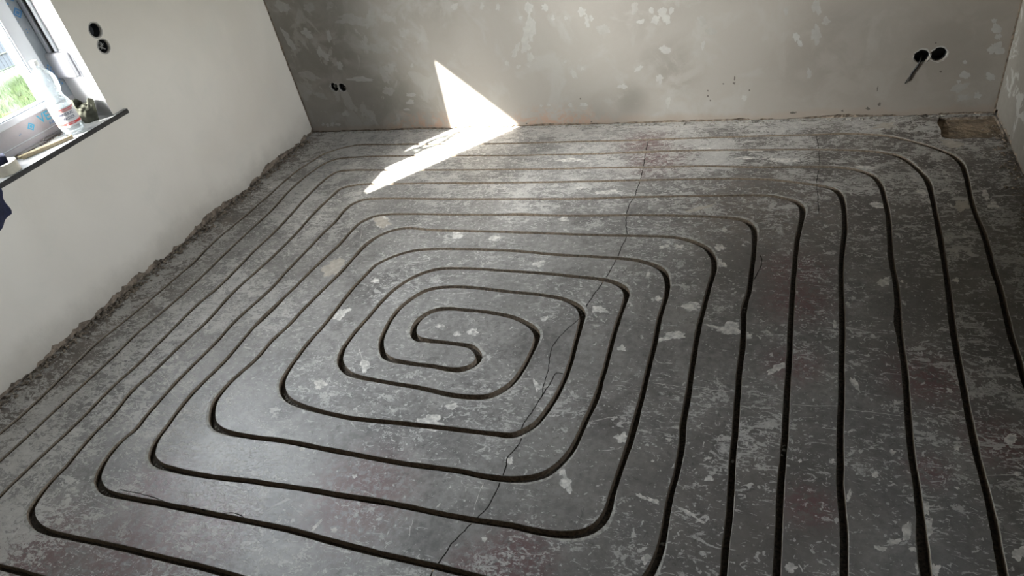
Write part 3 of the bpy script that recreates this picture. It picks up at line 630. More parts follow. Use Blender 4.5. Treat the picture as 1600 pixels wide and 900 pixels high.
wchild('glass', bm, M_GLASS, win)
bm = bmesh.new(); box(bm, -.182, -.170, gy0 - .055, gy0 - .027, 1.30, 1.37, .004); box(bm, -.172, -.158, gy0 - .05, gy0 - .032, 1.24, 1.36, .005)
wchild('handle', bm, M_PVC, win)
def text_mesh(name, s_, size, m, parent=None, ext=.0002):
    cu = bpy.data.curves.new(name, 'FONT'); cu.body = s_; cu.size = size; cu.extrude = ext; cu.offset = size * .012
    cu.align_x = 'CENTER'; cu.align_y = 'CENTER'; cu.resolution_u = 3
    to = bpy.data.objects.new(name, cu); COL.objects.link(to)
    bpy.context.view_layer.update()
    me = bpy.data.meshes.new_from_object(to.evaluated_get(bpy.context.evaluated_depsgraph_get()))
    bpy.data.objects.remove(to); bpy.data.curves.remove(cu)
    me.materials.clear(); me.materials.append(m)
    o = bpy.data.objects.new(name, me); COL.objects.link(o); return o
# lettering and diamonds printed on the film: local x -> +y, local y -> +z, faces +x
FACE_X = Matrix(((0, 0, 1), (1, 0, 0), (0, 1, 0)))
def print_on(o, y, z, x=-.1985, rot=0.0):
    o.parent = win
    o.matrix_local = Matrix.Translation(Vector((x, y, z)) - win.location) @ (FACE_X @ Matrix.Rotation(rot, 3, 'Z')).to_4x4()
print_on(text_mesh('lettering', 'VEKA', .060, M_CYAN), -1.592, .886)
print_on(text_mesh('lettering', 'A-KL', .019, M_BLUE), -1.605, .850)
print_on(text_mesh('lettering', 'VEKA', .056, M_CYAN), -2.15, .884)
def diamond(y, z, r, m=None):
    v_ = [(0, r), (r, 0), (0, -r), (-r, 0)]; i_ = [(a * .62, b * .62) for a, b in v_]; c_ = [(a * .42, b * .42) for a, b in v_]
    vs = [(*p, 0) for p in v_ + i_ + c_]
    fs = [(k, (k + 1) % 4, 4 + (k + 1) % 4, 4 + k) for k in range(4)] + [(8, 9, 10, 11)]
    print_on(mesh_obj('diamond_print', vs, fs, m or M_CYAN), y, z)
diamond(-1.716, .878, .021)
diamond(-1.463, 1.338, .026, M_BLUE); diamond(-1.452, 1.405, .02, M_BLUE)
for (y, z, sy, sz, r) in ((-1.478, 1.418, .02, .012, .5), (-1.462, 1.425, .012, .018, .3), (-1.492, 1.305, .012, .016, .7), (-1.487, 1.385, .012, .012, .2),
                          (-1.468, 1.262, .007, .005, 0), (-1.455, 1.258, .006, .006, 0), (-1.470, 1.248, .004, .006, 0), (-1.79, .868, .004, .008, .2), (-1.782, .870, .003, .006, .4)):
    print_on(mesh_obj('blue_print', [(-sy / 2, -sz / 2, 0), (sy / 2, -sz / 3, 0), (sy / 2, sz / 2, 0), (-sy / 3, sz / 3, 0)], [(0, 1, 2, 3)], M_BLUE), y, z, rot=r)
v_, f_ = [], []      # woven-looking blue pattern low on the stile
for j in range(9):
    for i in range(4):
        if (i + j) % 2 and j < 9:
            b = len(v_); y, z = i * .010 - .02, j * .0125 - .055
            v_ += [(y, z, 0), (y + .009, z, 0), (y + .009, z + .0095, 0), (y, z + .0095, 0)]; f_.append((b, b + 1, b + 2, b + 3))
print_on(mesh_obj('blue_print', v_, f_, M_BLUE), -1.462, 1.035)

# unseen window, added in the right wall to brighten the left wall
added_win = bpy.data.objects.new('added_window', None); COL.objects.link(added_win); added_win.location = (RW + .2, (FW[0] + FW[1]) / 2, FW[2]); added_win['kind'] = 'structure'
bm = bmesh.new(); frame_ring(bm, RW + .17, RW + .24, FW[0], FW[1], FW[2], FW[3], .07)
wchild('frame', bm, M_PVC, added_win)
bm = bmesh.new(); box(bm, RW + .203, RW + .207, FW[0] + .06, FW[1] - .06, FW[2] + .06, FW[3] - .06)
wchild('glass', bm, M_GLASS, added_win)

# ------------------------------------------------------------------ things at the window
def sill_material():
    t = NT('daylit_dark_sill'); 
    d = t.step(t.noise(14, 6, .6, .5), .3, .62)
    c = t.mix(d, (.16, .165, .175), (.38, .38, .38))  # dark stone top coloured pale to stand in for the window's reflection
    t.principled(c, .42, 0, .5, t.bump(t.noise(90, 4, .6), .3, .001)); return t.m
M_SILLTOP = sill_material()
M_SILLEDGE = simple('black_stone_edge', (.022, .020, .019), .45, .5, 50, .3, .0006)
bm = bmesh.new()
pts = [(-.205, wy1 - .0), (-.0, wy1), (0.0, -1.352), (.030, -1.352), (.030, -2.57), (0, -2.57), (0, wy0), (-.205, wy0)]
top = [bm.verts.new((x, y, ZB - .001)) for x, y in pts]; bot = [bm.verts.new((x, y, ZB - .024)) for x, y in pts]
ft = bm.faces.new(top); fb = bm.faces.new(list(reversed(bot)))
sides = [bm.faces.new((top[k], bot[k], bot[(k + 1) % 8], top[(k + 1) % 8])) for k in range(8)]
bmesh.ops.recalc_face_normals(bm, faces=bm.faces)
for f in bm.faces: f.material_index = 1
ft.material_index = 0
es = [e for e in bm.edges if abs(e.verts[0].co.x - .03) < 1e-4 and abs(e.verts[1].co.x - .03) < 1e-4]
bmesh.ops.bevel(bm, geom=es, offset=.003, segments=2, affect='EDGES', material=1)
sill = bm_obj('window_sill', bm, [M_SILLTOP, M_SILLEDGE])
tag(sill, 'black stone window sill with pale daylit top under the window', 'window sill')

# shutter belt winder on the reveal
wd = thing('shutter_belt_winder', (-.135, wy1, 1.075), 'white plastic roller shutter belt winder box in the window reveal', 'belt winder')
bm = bmesh.new()
box(bm, -.075, .068, -.030, 0, -.066, .060, .014, 4)
bm_obj('housing', bm, simple('cream_white_plastic', (.40, .40, .43), .35, .03, 10, 0), wd, smooth=False)
bm = bmesh.new(); box(bm, -.078, .080, -.004, 0, -.075, .069, .003)
bm_obj('mounting_plate', bm, simple('pale_grey_plastic', (.42, .43, .47), .4, .03, 10, 0), wd)
bm = bmesh.new(); box(bm, -.028, -.010, -.006, -.004, .055, .80)
bm_obj('belt', bm, simple('dark_brown_belt', (.015, .009, .008), .8, .3, 200, .5), wd)
bm = bmesh.new(); box(bm, -.062, -.032, -.012, 0, .060, .81, .003); box(bm, -.006, .012, -.012, 0, .060, .81, .003)
bm_obj('belt_channel', bm, M_PVC, wd)

# water bottle
bx, by = -.050, -1.628
bt = thing('water_bottle', (bx, by, ZB), 'clear plastic mineral water bottle with red and white label on the sill', 'bottle')
H = .362
prof = [(.012, .004), (.030, .000), (.041, .003), (.0465, .012), (.048, .030), (.0465, .036), (.048, .042), (.0478, .046), (.0478, .138), (.0485, .142), (.048, .150),
        (.045, .162), (.040, .174), (.0365, .186), (.0355, .198), (.0385, .208), (.0435, .222), (.0465, .238), (.0475, .254), (.0465, .270), (.042, .288), (.033, .305),
        (.021, .318), (.0145, .326), (.0135, .333), (.0175, .334), (.0175, .337), (.0135, .338), (.0135, .350)]
prof = [(r * (1.10 if z < .30 else 1.0 + .10 * max(0, (.335 - z)) / .035), z) for r, z in prof]
bm = bmesh.new(); lathe(bm, prof, 48, False)
for v in bm.verts:
    if .150 < v.co.z < .30:
        a = math.atan2(v.co.y, v.co.x); k = 1 + .018 * math.sin(a * 10 + v.co.z * 60); v.co.x *= k; v.co.y *= k
    if v.co.z < .030 and v.co.z > .002:
        a = math.atan2(v.co.y, v.co.x); k = 1 - .05 * abs(math.sin(a * 2.5)); v.co.x *= k; v.co.y *= k
bm_obj('bottle_body', bm, glass_material('clear_pet', (.93, .965, .975), 1.0, .16), bt, smooth=True)
bm = bmesh.new(); lathe(bm, [(.0165, .338), (.0175, .341), (.0175, .357), (.0160, .361), (.004, .362)], 28)
bm_obj('cap', bm, simple('white_cap', (.85, .85, .84), .4, .03, 10, 0), bt, smooth=False)
M_LAB = simple('white_label', (.60, .59, .60), .5, .03, 30, 0)
M_RED = simple('red_label_print', (.55, .06, .055), .5, .08, 30, 0)
M_PINK = simple('pale_red_label_print', (.50, .25, .24), .5, .08, 30, 0)
M_INK = simple('dark_label_ink', (.06, .065, .11), .5, .08, 30, 0)
def cyl_band(name, z0, z1, r, m, a0=0, a1=2 * math.pi, n=64, parent=bt, slant=0.0):
    r *= 1.10
    v_, f_ = [], []
    for i in range(n + 1):
        a = a0 + (a1 - a0) * i / n; k = slant * i / n
        v_ += [(r * math.cos(a), r * math.sin(a), z0 + k), (r * math.cos(a), r * math.sin(a), z1 + k)]
    for i in range(n): f_.append((2 * i, 2 * i + 2, 2 * i + 3, 2 * i + 1))
    return mesh_obj(name, v_, f_, m, None, parent)
lab = cyl_band('label', .046, .138, .0483, M_LAB)
# direction from the bottle to the camera
ca = math.atan2(CAM.y - by, CAM.x - bx)
cyl_band('label_print', .054, .066, .0485, M_RED, parent=lab)
cyl_band('label_print', .128, .132, .0485, M_RED, parent=lab)
cyl_band('label_print', .117, .127, .0485, M_PINK, ca - .35, ca + .95, 20, lab)
for k in range(3):
    cyl_band('label_print', .128 - .004, .134 - .004, .04852, M_RED, ca - 1.05 + k * .13, ca - .95 + k * .13 + .1, 8, lab, -.026 if k % 2 else .004)
cyl_band('label_print', .100, .128, .0485, M_RED, ca - .95, ca - .88, 4, lab, -.012)
cyl_band('label_print', .104, .128, .0485, M_RED, ca - .72, ca - .62, 4, lab, .004)
def wrap_text(s_, size, z, m, a_c):
    o = text_mesh('label_lettering', s_, size, m, None, .00005)
    r = .04865 * 1.10
    for v in o.data.vertices:
        a = a_c + v.co.x / r; rr = r + v.co.z
        v.co = Vector((rr * math.cos(a), rr * math.sin(a), z + v.co.y))
    o.parent = lab
wrap_text('MINERAL', .0185, .1055, M_INK, ca + .12)
wrap_text('WASSER', .0185, .085, M_INK, ca + .12)
wrap_text('NATURELL', .0080, .060, M_LAB, ca + .1)

# crumpled cloth bag beside the bottle
def cloth_mat():
    t = NT('olive_grey_cloth'); n_ = t.noise(35, 5, .6)
    c = t.mix(t.step(n_, .3, .7), (.085, .085, .066), (.13, .13, .105))
    t.principled(c, .95, 0, .2, t.bump(t.noise(700, 2, .5), .5, .0008)); return t.m
M_CLOTH = cloth_mat()
M_CLOTHIN = simple('pale_olive_lining', (.40, .40, .33), .95, .15, 40, .4)
cb = thing('cloth_bag', (-.080, -1.492, ZB), 'crumpled olive grey cloth bag standing open beside the water bottle', 'bag')
bm = bmesh.new(); NA, NR = 72, 26; rings = []
for j in range(NR + 1):
    t_ = j / NR
    z = .088 * math.sin(min(1, t_ * 1.02) * math.pi / 2) ** .8 if t_ < .8 else .088 + .012 * math.sin((t_ - .8) / .2 * math.pi)
    r = .034 + .020 * math.sin(t_ * 2.6) if t_ < .8 else .034 + .020 * math.sin(.8 * 2.6) - (t_ - .8) * .055
    ring = []
    for i in range(NA):
        a = 2 * math.pi * i / NA
        rr = r * (1 + .10 * math.sin(3 * a + 5 * t_) + .16 * nz(math.cos(a) * 1.5, math.sin(a) * 1.5, t_ * 3 + 2) + .05 * math.sin(8 * a - 9 * t_ + 2 * math.sin(a)))
        zz = z * (1 + .18 * math.sin(2 * a + .5) * t_ + .08 * math.sin(5 * a) * t_) - (.010 * t_ * math.cos(a))
        ring.append(bm.verts.new((rr * math.cos(a) * .95 , rr * math.sin(a) * .92, max(0, zz))))
    rings.append(ring)
for j in range(NR):
    for i in range(NA): bm.faces.new((rings[j][i], rings[j][(i + 1) % NA], rings[j + 1][(i + 1) % NA], rings[j + 1][i]))
bm.faces.new(list(reversed(rings[0])))
bmesh.ops.solidify(bm, geom=bm.faces[:], thickness=.0025)
bm_obj('shell', bm, M_CLOTH, cb, smooth=True)
def fold(cx, cy, cz, rx, ry, rz, rot, seed, m):
    bm = bmesh.new(); bmesh.ops.create_icosphere(bm, subdivisions=4, radius=1)
    for v in bm.verts:
        p = v.co.copy(); q = p * (1 + .18 * noise.noise(p * 1.4 + Vector((seed, 0, 0))) + .10 * math.sin(p.x * 5 + p.y * 4 + seed))
        v.co = Vector((q.x * rx, q.y * ry, q.z * rz))
    bmesh.ops.rotate(bm, verts=bm.verts, cent=(0, 0, 0), matrix=Matrix.Rotation(rot[0], 3, 'X') @ Matrix.Rotation(rot[1], 3, 'Y') @ Matrix.Rotation(rot[2], 3, 'Z'))
    bmesh.ops.translate(bm, verts=bm.verts, vec=(cx, cy, cz)); return bm_obj('inner_fold', bm, m, cb, smooth=True)
fold(.004, -.010, .070, .030, .013, .016, (0, .2, .9), 1, M_CLOTH)
fold(.000, .012, .072, .026, .010, .018, (.2, -.2, .3), 4, M_CLOTH)
fold(-.014, .002, .068, .014, .024, .020, (0, .3, .2), 7, M_CLOTH)
fold(.012, .024, .072, .008, .012, .010, (0, .3, .2), 9, M_CLOTHIN)

# folding rule, wooden lath, scraper, tape roll and jacket
M_WOOD = simple('pale_wood', (.50, .43, .28), .6, .1, 40, .3)
M_RULE = simple('yellow_brown_rule', (.22, .175, .105), .5, .2, 120, .2)
def bar_between(bm, a, b, w, z0, z1, bev=.001):
    a, b = Vector((*a, 0)), Vector((*b, 0)); c = (a + b) / 2; d = b - a; n0 = len(bm.verts)
    bm2 = bmesh.new(); box(bm2, -d.length / 2, d.length / 2, -w / 2, w / 2, z0, z1, bev)
    bmesh.ops.rotate(bm2, verts=bm2.verts, cent=(0, 0, 0), matrix=Matrix.Rotation(math.atan2(d.y, d.x), 3, 'Z'))
    bmesh.ops.translate(bm2, verts=bm2.verts, vec=c)
    me = bpy.data.meshes.new('t'); bm2.to_mesh(me); bm2.free(); bm.from_mesh(me); bpy.data.meshes.remove(me)
ra, rb = Vector((-.090, -1.905)), Vector((.004, -1.690))
fr_ = thing('folding_rule', (0, -1.69, ZB), 'folded wooden folding rule lying on the sill before the bottle', 'folding rule')
fr_.location = ((ra.x + rb.x) / 2, (ra.y + rb.y) / 2, ZB)
nr = Vector((-(rb - ra).y, (rb - ra).x)).normalized()
ctr = (ra + rb) / 2
for k in range(5):
    bm = bmesh.new(); o_ = nr * (.0035 * (k - 2))
    bar_between(bm, ra - ctr + o_, rb - ctr + o_, .0030, .0, .016, .0005)
    bm_obj('segment', bm, M_RULE if k < 4 else M_WOOD, fr_)
for q in (ra, rb):
    bm = bmesh.new(); p = (q - ctr) * .97; bmesh.ops.create_cone(bm, cap_ends=True, segments=12, radius1=.005, radius2=.005, depth=.0175, matrix=Matrix.Translation((p.x, p.y, .0088)))
    bm_obj('hinge', bm, simple('brass_hinge', (.35, .28, .15), .4, .1, 30, 0, metal=.8), fr_)
bm = bmesh.new(); bar_between(bm, (-.128, -1.900), (-.036, -1.690), .022, ZB - .0005, ZB + .010, .0015)
tag(bm_obj('wooden_lath', bm, M_WOOD), 'pale wooden lath lying on the sill behind the folding rule', 'lath')
sc = thing('paint_scraper', (-.15, -1.66, ZB), 'brown handled scraper with grey steel blade against the window frame', 'scraper')
bm = bmesh.new(); bar_between(bm, (-.008, -.065), (-.006, .06), .022, 0, .014, .005)
bm_obj('handle', bm, simple('dark_handle', (.05, .045, .045), .5, .3, 60, .2), sc)
bm = bmesh.new(); bar_between(bm, (-.022, -.20), (-.008, -.06), .034, .001, .004, .0008)
bm_obj('blade', bm, simple('dull_steel', (.35, .34, .33), .4, .25, 60, .3, metal=.7), sc)
bm = bmesh.new(); bmesh.ops.create_uvsphere(bm, u_segments=14, v_segments=8, radius=.006, matrix=Matrix.Translation((-.009, -.062, .010)))
bm_obj('ferrule', bm, simple('bright_steel', (.8, .8, .8), .25, .05, 60, 0, metal=1.0), sc, smooth=True)
# dust and shavings along the frame foot (nobody could count them)
def crumbs(name, n, where, smin, smax, m, seed, flat=.6):
    rnd = random.Random(seed); v_, f_ = [], []
    base = [Vector(p).normalized() for p in ((1, 0, 0), (-1, 0, 0), (0, 1, 0), (0, -1, 0), (0, 0, 1), (0, 0, -1))]
    tri = [(0, 2, 4), (2, 1, 4), (1, 3, 4), (3, 0, 4), (2, 0, 5), (1, 2, 5), (3, 1, 5), (0, 3, 5)]
    for _ in range(n):
        p = where(rnd)
        if p is None: continue
        s_ = smin + (smax - smin) * rnd.random() ** 3
        rot = Matrix.Rotation(rnd.uniform(0, 6.28), 3, 'Z') @ Matrix.Rotation(rnd.uniform(-.5, .5), 3, 'X')
        b = len(v_)
        for q in base:
            w_ = rot @ Vector((q.x * rnd.uniform(.6, 1.4), q.y * rnd.uniform(.6, 1.4), q.z * rnd.uniform(.5, 1.1) * flat)) * s_
            v_.append(Vector(p) + w_ + Vector((0, 0, s_ * flat * .55)))
        f_ += [tuple(b + k for k in t_) for t_ in tri]
    return mesh_obj(name, v_, f_, m)
M_CHIP = simple('wood_shavings', (.09, .066, .05), .9, .6, 90, .5)
tag(crumbs('wood_shavings', 520, lambda r: (-.183 + r.random() ** 2 * .060, -1.98 + r.random() * .36, ZB - .001), .0015, .0085, M_CHIP, 5),
    'brown shavings and dust along the foot of the window frame', 'shavings', kind='stuff')
tp = thing('tape_roll', (-.035, -2.030, ZB), 'roll of cream masking tape on the sill beside the navy jacket', 'tape roll')
bm = bmesh.new(); N = 56
pr = [(.038, 0), (.055, 0), (.0555, .002), (.0555, .046), (.055, .048), (.038, .048)]
rg = [[bm.verts.new((r * math.cos(k * 2 * math.pi / N), r * math.sin(k * 2 * math.pi / N), z)) for k in range(N)] for r, z in pr]
for i in range(len(rg)):
    for k in range(N): bm.faces.new((rg[i][k], rg[i][(k + 1) % N], rg[(i + 1) % 6][(k + 1) % N], rg[(i + 1) % 6][k]))
bm_obj('tape', bm, simple('cream_tape', (.45, .41, .33), .6, .06, 80, .2), tp)
bm = bmesh.new(); pr = [(.0365, .0005), (.0379, .0005), (.0379, .0475), (.0365, .0475)]
rg = [[bm.verts.new((r * math.cos(k * 2 * math.pi / N), r * math.sin(k * 2 * math.pi / N), z)) for k in range(N)] for r, z in pr]
for i in range(4):
    for k in range(N): bm.faces.new((rg[i][k], rg[i][(k + 1) % N], rg[(i + 1) % 4][(k + 1) % N], rg[(i + 1) % 4][k]))
bm_obj('cardboard_core', bm, simple('white_core', (.75, .74, .72), .8, .05, 40, 0), tp)
# navy jacket lying on the sill and hanging over its edge
M_NAVY = simple('navy_cloth', (.012, .014, .040), .85, .35, 60, .6, .001)
jk = thing('jacket', (.03, -2.305, ZB), 'navy blue jacket draped over the left end of the sill', 'jacket')
NU, NVV = 70, 90; v_, f_ = [], []
prof_j = []            # cross-section over the sill: (x, z, thickness-ish puff)
for k in range(NVV + 1):
    t_ = k / NVV
    if t_ < .45:
        q = t_ / .45; x = -.13 + .165 * q; z = .060 + .018 * math.sin(q * math.pi)
    elif t_ < .56:
        q = (t_ - .45) / .11; x = .035 + .030 * math.sin(q * math.pi / 2); z = .060 * math.cos(q * math.pi / 2) + .0
    else:
        q = (t_ - .56) / .44; x = .065 - .012 * q; z = -.142 * q
    prof_j.append((x, z))
for i in range(NU + 1):
    u = i / NU
    for k in range(NVV + 1):
        x, z = prof_j[k]; t_ = k / NVV
        yy = .135 - .45 * u
        edge = 1 - u
        if t_ > .5: yy += .016 * math.sin((t_ - .5) * 7.5) * edge + .010 * math.sin((t_ - .5) * 17) * edge
        wr = .012 * math.sin(yy * 46 + t_ * 6) + .010 * nz(yy * 16, t_ * 7, 1.3)
        if t_ < .5: z += wr * .9 - .035 * math.exp(-((u) / .05) ** 2)
        else: x += wr * .8
        if t_ > .56: z *= (1 + .10 * math.sin(yy * 25 + 1) - .30 * u * 0)
        v_.append((x - .03, yy, z))
for i in range(NU):
    for k in range(NVV):
        a = i * (NVV + 1) + k; f_.append((a, a + 1, a + NVV + 2, a + NVV + 1))
jo = mesh_obj('body', v_, f_, M_NAVY, None, jk, smooth=True)
sm = jo.modifiers.new('cloth thickness', 'SOLIDIFY'); sm.thickness = .006; sm.offset = 0
bm = bmesh.new()      # a sleeve rolled over the tape roll
tube(bm, [(-.10, -.06, .060), (-.085, .03, .066), (-.070, .10, .074), (-.045, .17, .080), (-.022, .225, .0785), (-.004, .268, .0770)], [.040, .038, .033, .027, .025, .020], 20)
for v in bm.verts: v.co += Vector((0, 0, .006 * nz(v.co.x * 60, v.co.y * 60, v.co.z * 60)))
so_ = bm_obj('sleeve', bm, M_NAVY, jk, smooth=True)

# ------------------------------------------------------------------ socket holes with boxes and cables
M_BOX = simple('black_plastic_box', (.016, .016, .018), .5, .2, 60, .1)
M_WIRE = simple('grey_cable', (.20, .195, .18), .55, .15, 60, 0)
M_DCABLE = simple('dark_cable', (.012, .010, .009), .6, .2, 60, 0)
def socket(loc, r, axis, label, rim=None, wires=(), depth=.052, group=None):
    """open flush-mounting box let into the wall; local z points out of the wall"""
    t = thing('socket_box', loc, label, 'socket box', group)
    t.rotation_euler = {'x': (0, math.pi / 2, 0), 'y': (math.pi / 2, 0, 0)}[axis]
    bm = bmesh.new(); n_ = 30
    pr_ = [(r * 1.0, -.0125), (r * .95, -.0125), (r * .93, -depth), (.0005, -depth), (.0005, -depth - .002), (r * .97, -depth - .002)]
    rg_ = [[bm.verts.new((a * math.cos(k * 2 * math.pi / n_), a * math.sin(k * 2 * math.pi / n_), z)) for k in range(n_)] for a, z in pr_]
    for i in range(len(rg_)):
        for k in range(n_): bm.faces.new((rg_[i][k], rg_[i][(k + 1) % n_], rg_[(i + 1) % 6][(k + 1) % n_], rg_[(i + 1) % 6][k]))
    bm_obj('cup', bm, M_BOX, t)
    for pts, rr, m in wires:
        bm = bmesh.new(); pp = catmull([Vector(p) for p in pts], .004); tube(bm, pp, rr, 8)
        bm_obj('cable', bm, m, t, smooth=True)
    if rim:        # ring of fresh filler around the hole
        bm = bmesh.new(); N_ = 48; a_, b_, c_ = [], [], []
        for k in range(N_):
            an = 2 * math.pi * k / N_; q = 1 + rim * .5 * nz(math.cos(an) * 2 + loc[0] * 9, math.sin(an) * 2, loc[2] * 7)
            ro = r * (1.18 + rim * .5 * nz(math.cos(an) * 3, math.sin(an) * 3, loc[0] * 3))
            a_.append(bm.verts.new((r * .99 * q * math.cos(an), r * .99 * q * math.sin(an), -.002)))
            b_.append(bm.verts.new((r * 1.06 * q * math.cos(an), r * 1.06 * q * math.sin(an), .0022)))
            c_.append(bm.verts.new((ro * math.cos(an), ro * math.sin(an), -.0003)))
        for k in range(N_):
            j = (k + 1) % N_
            bm.faces.new((a_[k], a_[j], b_[j], b_[k])); bm.faces.new((b_[k], b_[j], c_[j], c_[k]))
        bm_obj('filler_ring', bm, M_FILL, t, smooth=True)
    return t
def squiggle(seed, n=7, r=.020, z0=-.045, z1=-.010):
    rd = random.Random(seed); return [(rd.uniform(-r, r), rd.uniform(-r, r), z0 + (z1 - z0) * (k / (n - 1)) * rd.uniform(.6, 1)) for k in range(n)]
socket((0, SOCK_L[0][0], SOCK_L[0][1]), .034, 'x', 'round black empty socket hole right of the window, upper of the two', .10, [(squiggle(11, 4, .016, -.05, -.040), .003, M_DCABLE)])
socket((0, SOCK_L[1][0], SOCK_L[1][1]), .033, 'x', 'round socket hole with coiled wires inside, lower of the two by the window', .10,
       [(squiggle(2), .0025, M_WIRE), (squiggle(3), .0025, M_WIRE), (squiggle(5), .002, M_WIRE)])
socket((SOCK_B[0][0], 0, SOCK_B[0][1]), .031, 'y', 'ragged socket hole with wires, nearer the left corner, on the back wall', .45, [(squiggle(7), .003, M_WIRE), (squiggle(8), .0025, M_WIRE)])
socket((SOCK_B[1][0], 0, SOCK_B[1][1]), .030, 'y', 'ragged socket hole just right of the one nearest the left corner', .45, [(squiggle(9), .003, M_DCABLE), (squiggle(10), .0025, M_WIRE)])
cab = [Vector((p.x - SOCK_B[2][0], p.z - SOCK_B[2][1], .006)) for p in (on_back(1436, 98), on_back(1431, 106), on_back(1426, 112), on_back(1422, 119))]
c1 = [(.005, .005, -.045), (.002, -.012, -.020), (-.004, -.026, .003)] + [(p.x, p.y, .0042) for p in cab]
e1 = on_back(1414, 130); e2 = on_back(1420.5, 126)
c2 = [c1[-1], (c1[-1][0] - .008, c1[-1][1] - .010, .005), (e1.x - SOCK_B[2][0], e1.z - SOCK_B[2][1], .004)]
c3 = [c1[-1], (c1[-1][0] - .001, c1[-1][1] - .008, .005), (e2.x - SOCK_B[2][0], e2.z - SOCK_B[2][1], .004)]
socket((SOCK_B[2][0], 0, SOCK_B[2][1]), .034, 'y', 'black socket hole with a cable hanging out, back wall near right corner', .35,
       [(c1, .0045, M_DCABLE), (c2, .0022, M_DCABLE), (c3, .0024, M_DCABLE)])
socket((SOCK_B[3][0], 0, SOCK_B[3][1]), .035, 'y', 'black ragged empty socket hole nearest the right corner of the back wall', .40)

# ------------------------------------------------------------------ rubble along the feet of the walls and in the groove
M_RUB = simple('brown_rubble', (.18, .145, .11), .95, .5, 40, .8, .003)
M_RUB2 = simple('pale_rubble', (.34, .32, .28), .95, .3, 40, .8, .003)
tag(crumbs('plaster_rubble', 2600, lambda r: (.002 + abs(r.gauss(0, .030)), -.14 - r.random() * 4.1, 0), .0015, .015, M_RUB, 21),
    'brown plaster crumbs along the foot of the left wall', 'rubble', kind='stuff')
tag(crumbs('plaster_rubble', 1500, lambda r: (r.random() * 4.15, -.002 - abs(r.gauss(0, .022)), 0), .0012, .008, M_RUB2, 22),
    'pale plaster crumbs along the foot of the back wall', 'rubble', kind='stuff')
tag(crumbs('plaster_rubble', 900, lambda r: (RW - .002 - abs(r.gauss(0, .030)), -.12 - r.random() * 3, 0), .0015, .013, M_RUB, 23),
    'brown plaster crumbs along the foot of the right wall', 'rubble', kind='stuff')
spots = [(352, 668), (447, 624), (455, 629), (170, 770), (1163, 485), (912, 487), (250, 727), (1216, 700), (1145, 720), (1035, 850), (1218, 705)]
def in_g(r):
    x, y = r.choice(spots); k = r.uniform(-10, 10); p = on_floor(x + k, y + k * .25 + r.uniform(-2, 2), -.02)
    q = min(path, key=lambda w_: (w_ - p.to_2d()).length_squared)
    a = r.uniform(0, 6.28); d = r.random() * .0055
    return (q.x + math.cos(a) * d, q.y + math.sin(a) * d, -.0195)
tag(crumbs('groove_rubble', 420, in_g, .001, .0042, M_RUB2, 24), 'loose concrete grit lying in bends of the milled groove', 'grit', kind='stuff')

# ------------------------------------------------------------------ outside: lawn and mesh fence
GZ = -.30
def lawn_mat():
    t = NT('lawn'); n_ = t.noise(1.2, 6, .65); c = t.mix(t.step(n_, .35, .65), (.010, .023, .003), (.030, .041, .006))
    c = t.mix(t.mul(t.step(t.noise(.9, 4, .6, vec=t.mapping(loc=(4, 2, 0))), .52, .66), .6), c, (.06, .062, .035))
    t.principled(c, .95, 0, .2, t.bump(t.noise(30, 6, .7), 1, .03)); return t.m
M_LAWN = lawn_mat()
v_, f_ = [], []; NXY = 60
for j in range(NXY + 1):
    for i in range(NXY + 1):
        x, y = -14 + 13.64 * i / NXY, -9 + 18 * j / NXY
        v_.append((x, y, GZ + .05 * nz(x, y, 0, 1.1)))
for j in range(NXY):
    for i in range(NXY):
        a = j * (NXY + 1) + i; f_.append((a, a + 1, a + NXY + 2, a + NXY + 1))
lawn = mesh_obj('ground', v_, f_, M_LAWN, smooth=True, kind='structure')
M_BLADE = simple('grass_blades', (.020, .035, .005), .8, .4, 3, 0)
rnd = random.Random(3); v_, f_ = [], []
for _ in range(9000):
    x = rnd.uniform(-6.85, -3.6); y = rnd.uniform(-.6, 3.4); h = rnd.uniform(.04, .13); a = rnd.uniform(0, 6.28); w_ = .006
    z = GZ + .05 * nz(x, y, 0, 1.1) - .005; lx, ly = rnd.uniform(-.05, .05), rnd.uniform(-.05, .05); b = len(v_)
    v_ += [(x - w_ * math.cos(a), y - w_ * math.sin(a), z), (x + w_ * math.cos(a), y + w_ * math.sin(a), z), (x + lx, y + ly, z + h)]; f_.append((b, b + 1, b + 2))
gr = mesh_obj('grass', v_, f_, M_BLADE)
tag(gr, 'bright green lawn grass growing outside the window', 'grass', kind='stuff')
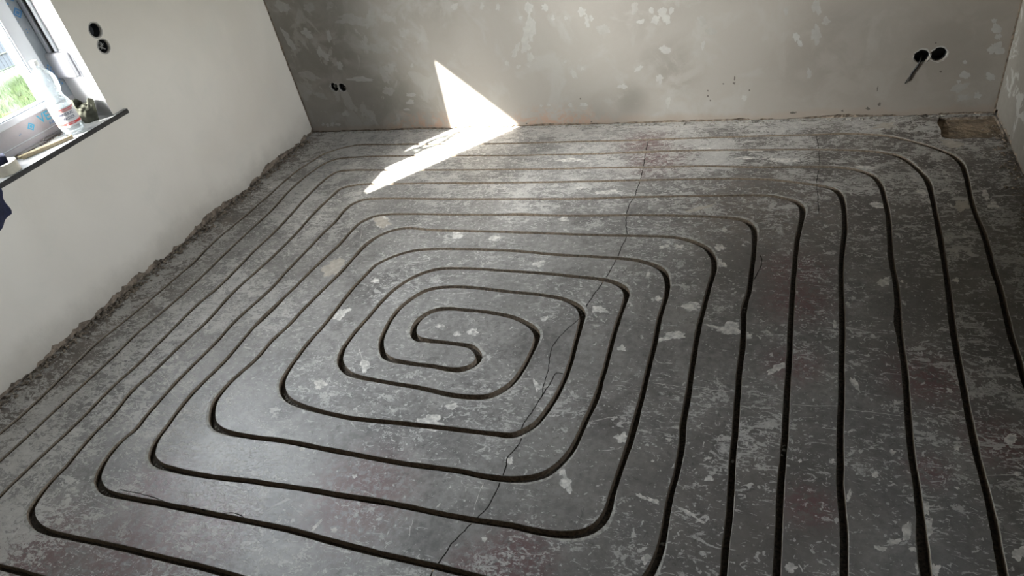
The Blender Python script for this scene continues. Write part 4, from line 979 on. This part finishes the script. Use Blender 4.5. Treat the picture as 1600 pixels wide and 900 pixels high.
# unseen gabled block, added to keep the sun off the lawn and the fence
bm = bmesh.new()
pv = [(-12.5, -4.2), (-6.6, -4.2), (-6.6, -1.6), (-12.5, -1.6)]
lo = [bm.verts.new((x, y, GZ - .1)) for x, y in pv]; hi = [bm.verts.new((x, y, 4.2)) for x, y in pv]
r0, r1 = bm.verts.new((-12.5, -2.9, 5.3)), bm.verts.new((-6.6, -2.9, 5.3))
for k in range(4): bm.faces.new((lo[k], lo[(k + 1) % 4], hi[(k + 1) % 4], hi[k]))
bm.faces.new((hi[0], hi[1], r1, r0)); bm.faces.new((hi[2], hi[3], r0, r1)); bm.faces.new((hi[1], hi[2], r1)); bm.faces.new((hi[3], hi[0], r0)); bm.faces.new(lo)
bmesh.ops.recalc_face_normals(bm, faces=bm.faces)
bm_obj('added_shade_block', bm, M_RIGHT, kind='structure')
fn = thing('mesh_fence', (-7.1, 2.6, GZ), 'grey rod mesh fence with pale privacy strips across the lawn', 'fence')
M_ROD = simple('galvanised_rod', (.004, .005, .007), .8, .1, 30, 0)
M_STRIP = simple('pale_privacy_strip', (.024, .029, .035), .7, .08, 5, 0)
dirv = (on_floor(43, 108, GZ) - on_floor(0, 125, GZ)); dirv.z = 0; dirv.normalize()
O_ = on_floor(0, 125, GZ) - dirv * 3.2
def fp(s_, z, o=0.0):
    p = O_ + dirv * s_ + Vector((dirv.y, -dirv.x, 0)) * o
    return Vector((p.x, p.y, GZ + z)) - fn.location
bm = bmesh.new(); LEN = 7.5
k = 0
while k * .05 < LEN:
    a, b = fp(k * .05, .06), fp(k * .05, 1.85); tube(bm, [a, b], .0035, 4); k += 1
for j in range(10):
    z = .10 + j * .19
    for o in (-.005, .005): tube(bm, [fp(0, z, o), fp(LEN, z, o)], .005, 5)
bm_obj('rod_mesh', bm, M_ROD, fn)
bm = bmesh.new()
for j in range(9):
    z0 = .11 + j * .19; q = [fp(0, z0, -.012), fp(LEN, z0, -.012), fp(LEN, z0 + .175, -.012), fp(0, z0 + .175, -.012)]
    q2 = [p + Vector((-.003, 0, 0)) for p in q]
    A = [bm.verts.new(p) for p in q]; B = [bm.verts.new(p) for p in q2]
    bm.faces.new(A); bm.faces.new(list(reversed(B)))
    for i in range(4): bm.faces.new((A[i], B[i], B[(i + 1) % 4], A[(i + 1) % 4]))
bm_obj('privacy_strip', bm, M_STRIP, fn)
for s_ in (.0, 2.5, 5.0, 7.5):
    bm = bmesh.new(); p = fp(s_, 0, .04); box(bm, p.x - .03, p.x + .03, p.y - .02, p.y + .02, 0, 1.95, .003)
    bm_obj('post', bm, M_ROD, fn)
bpy.context.view_layer.update()
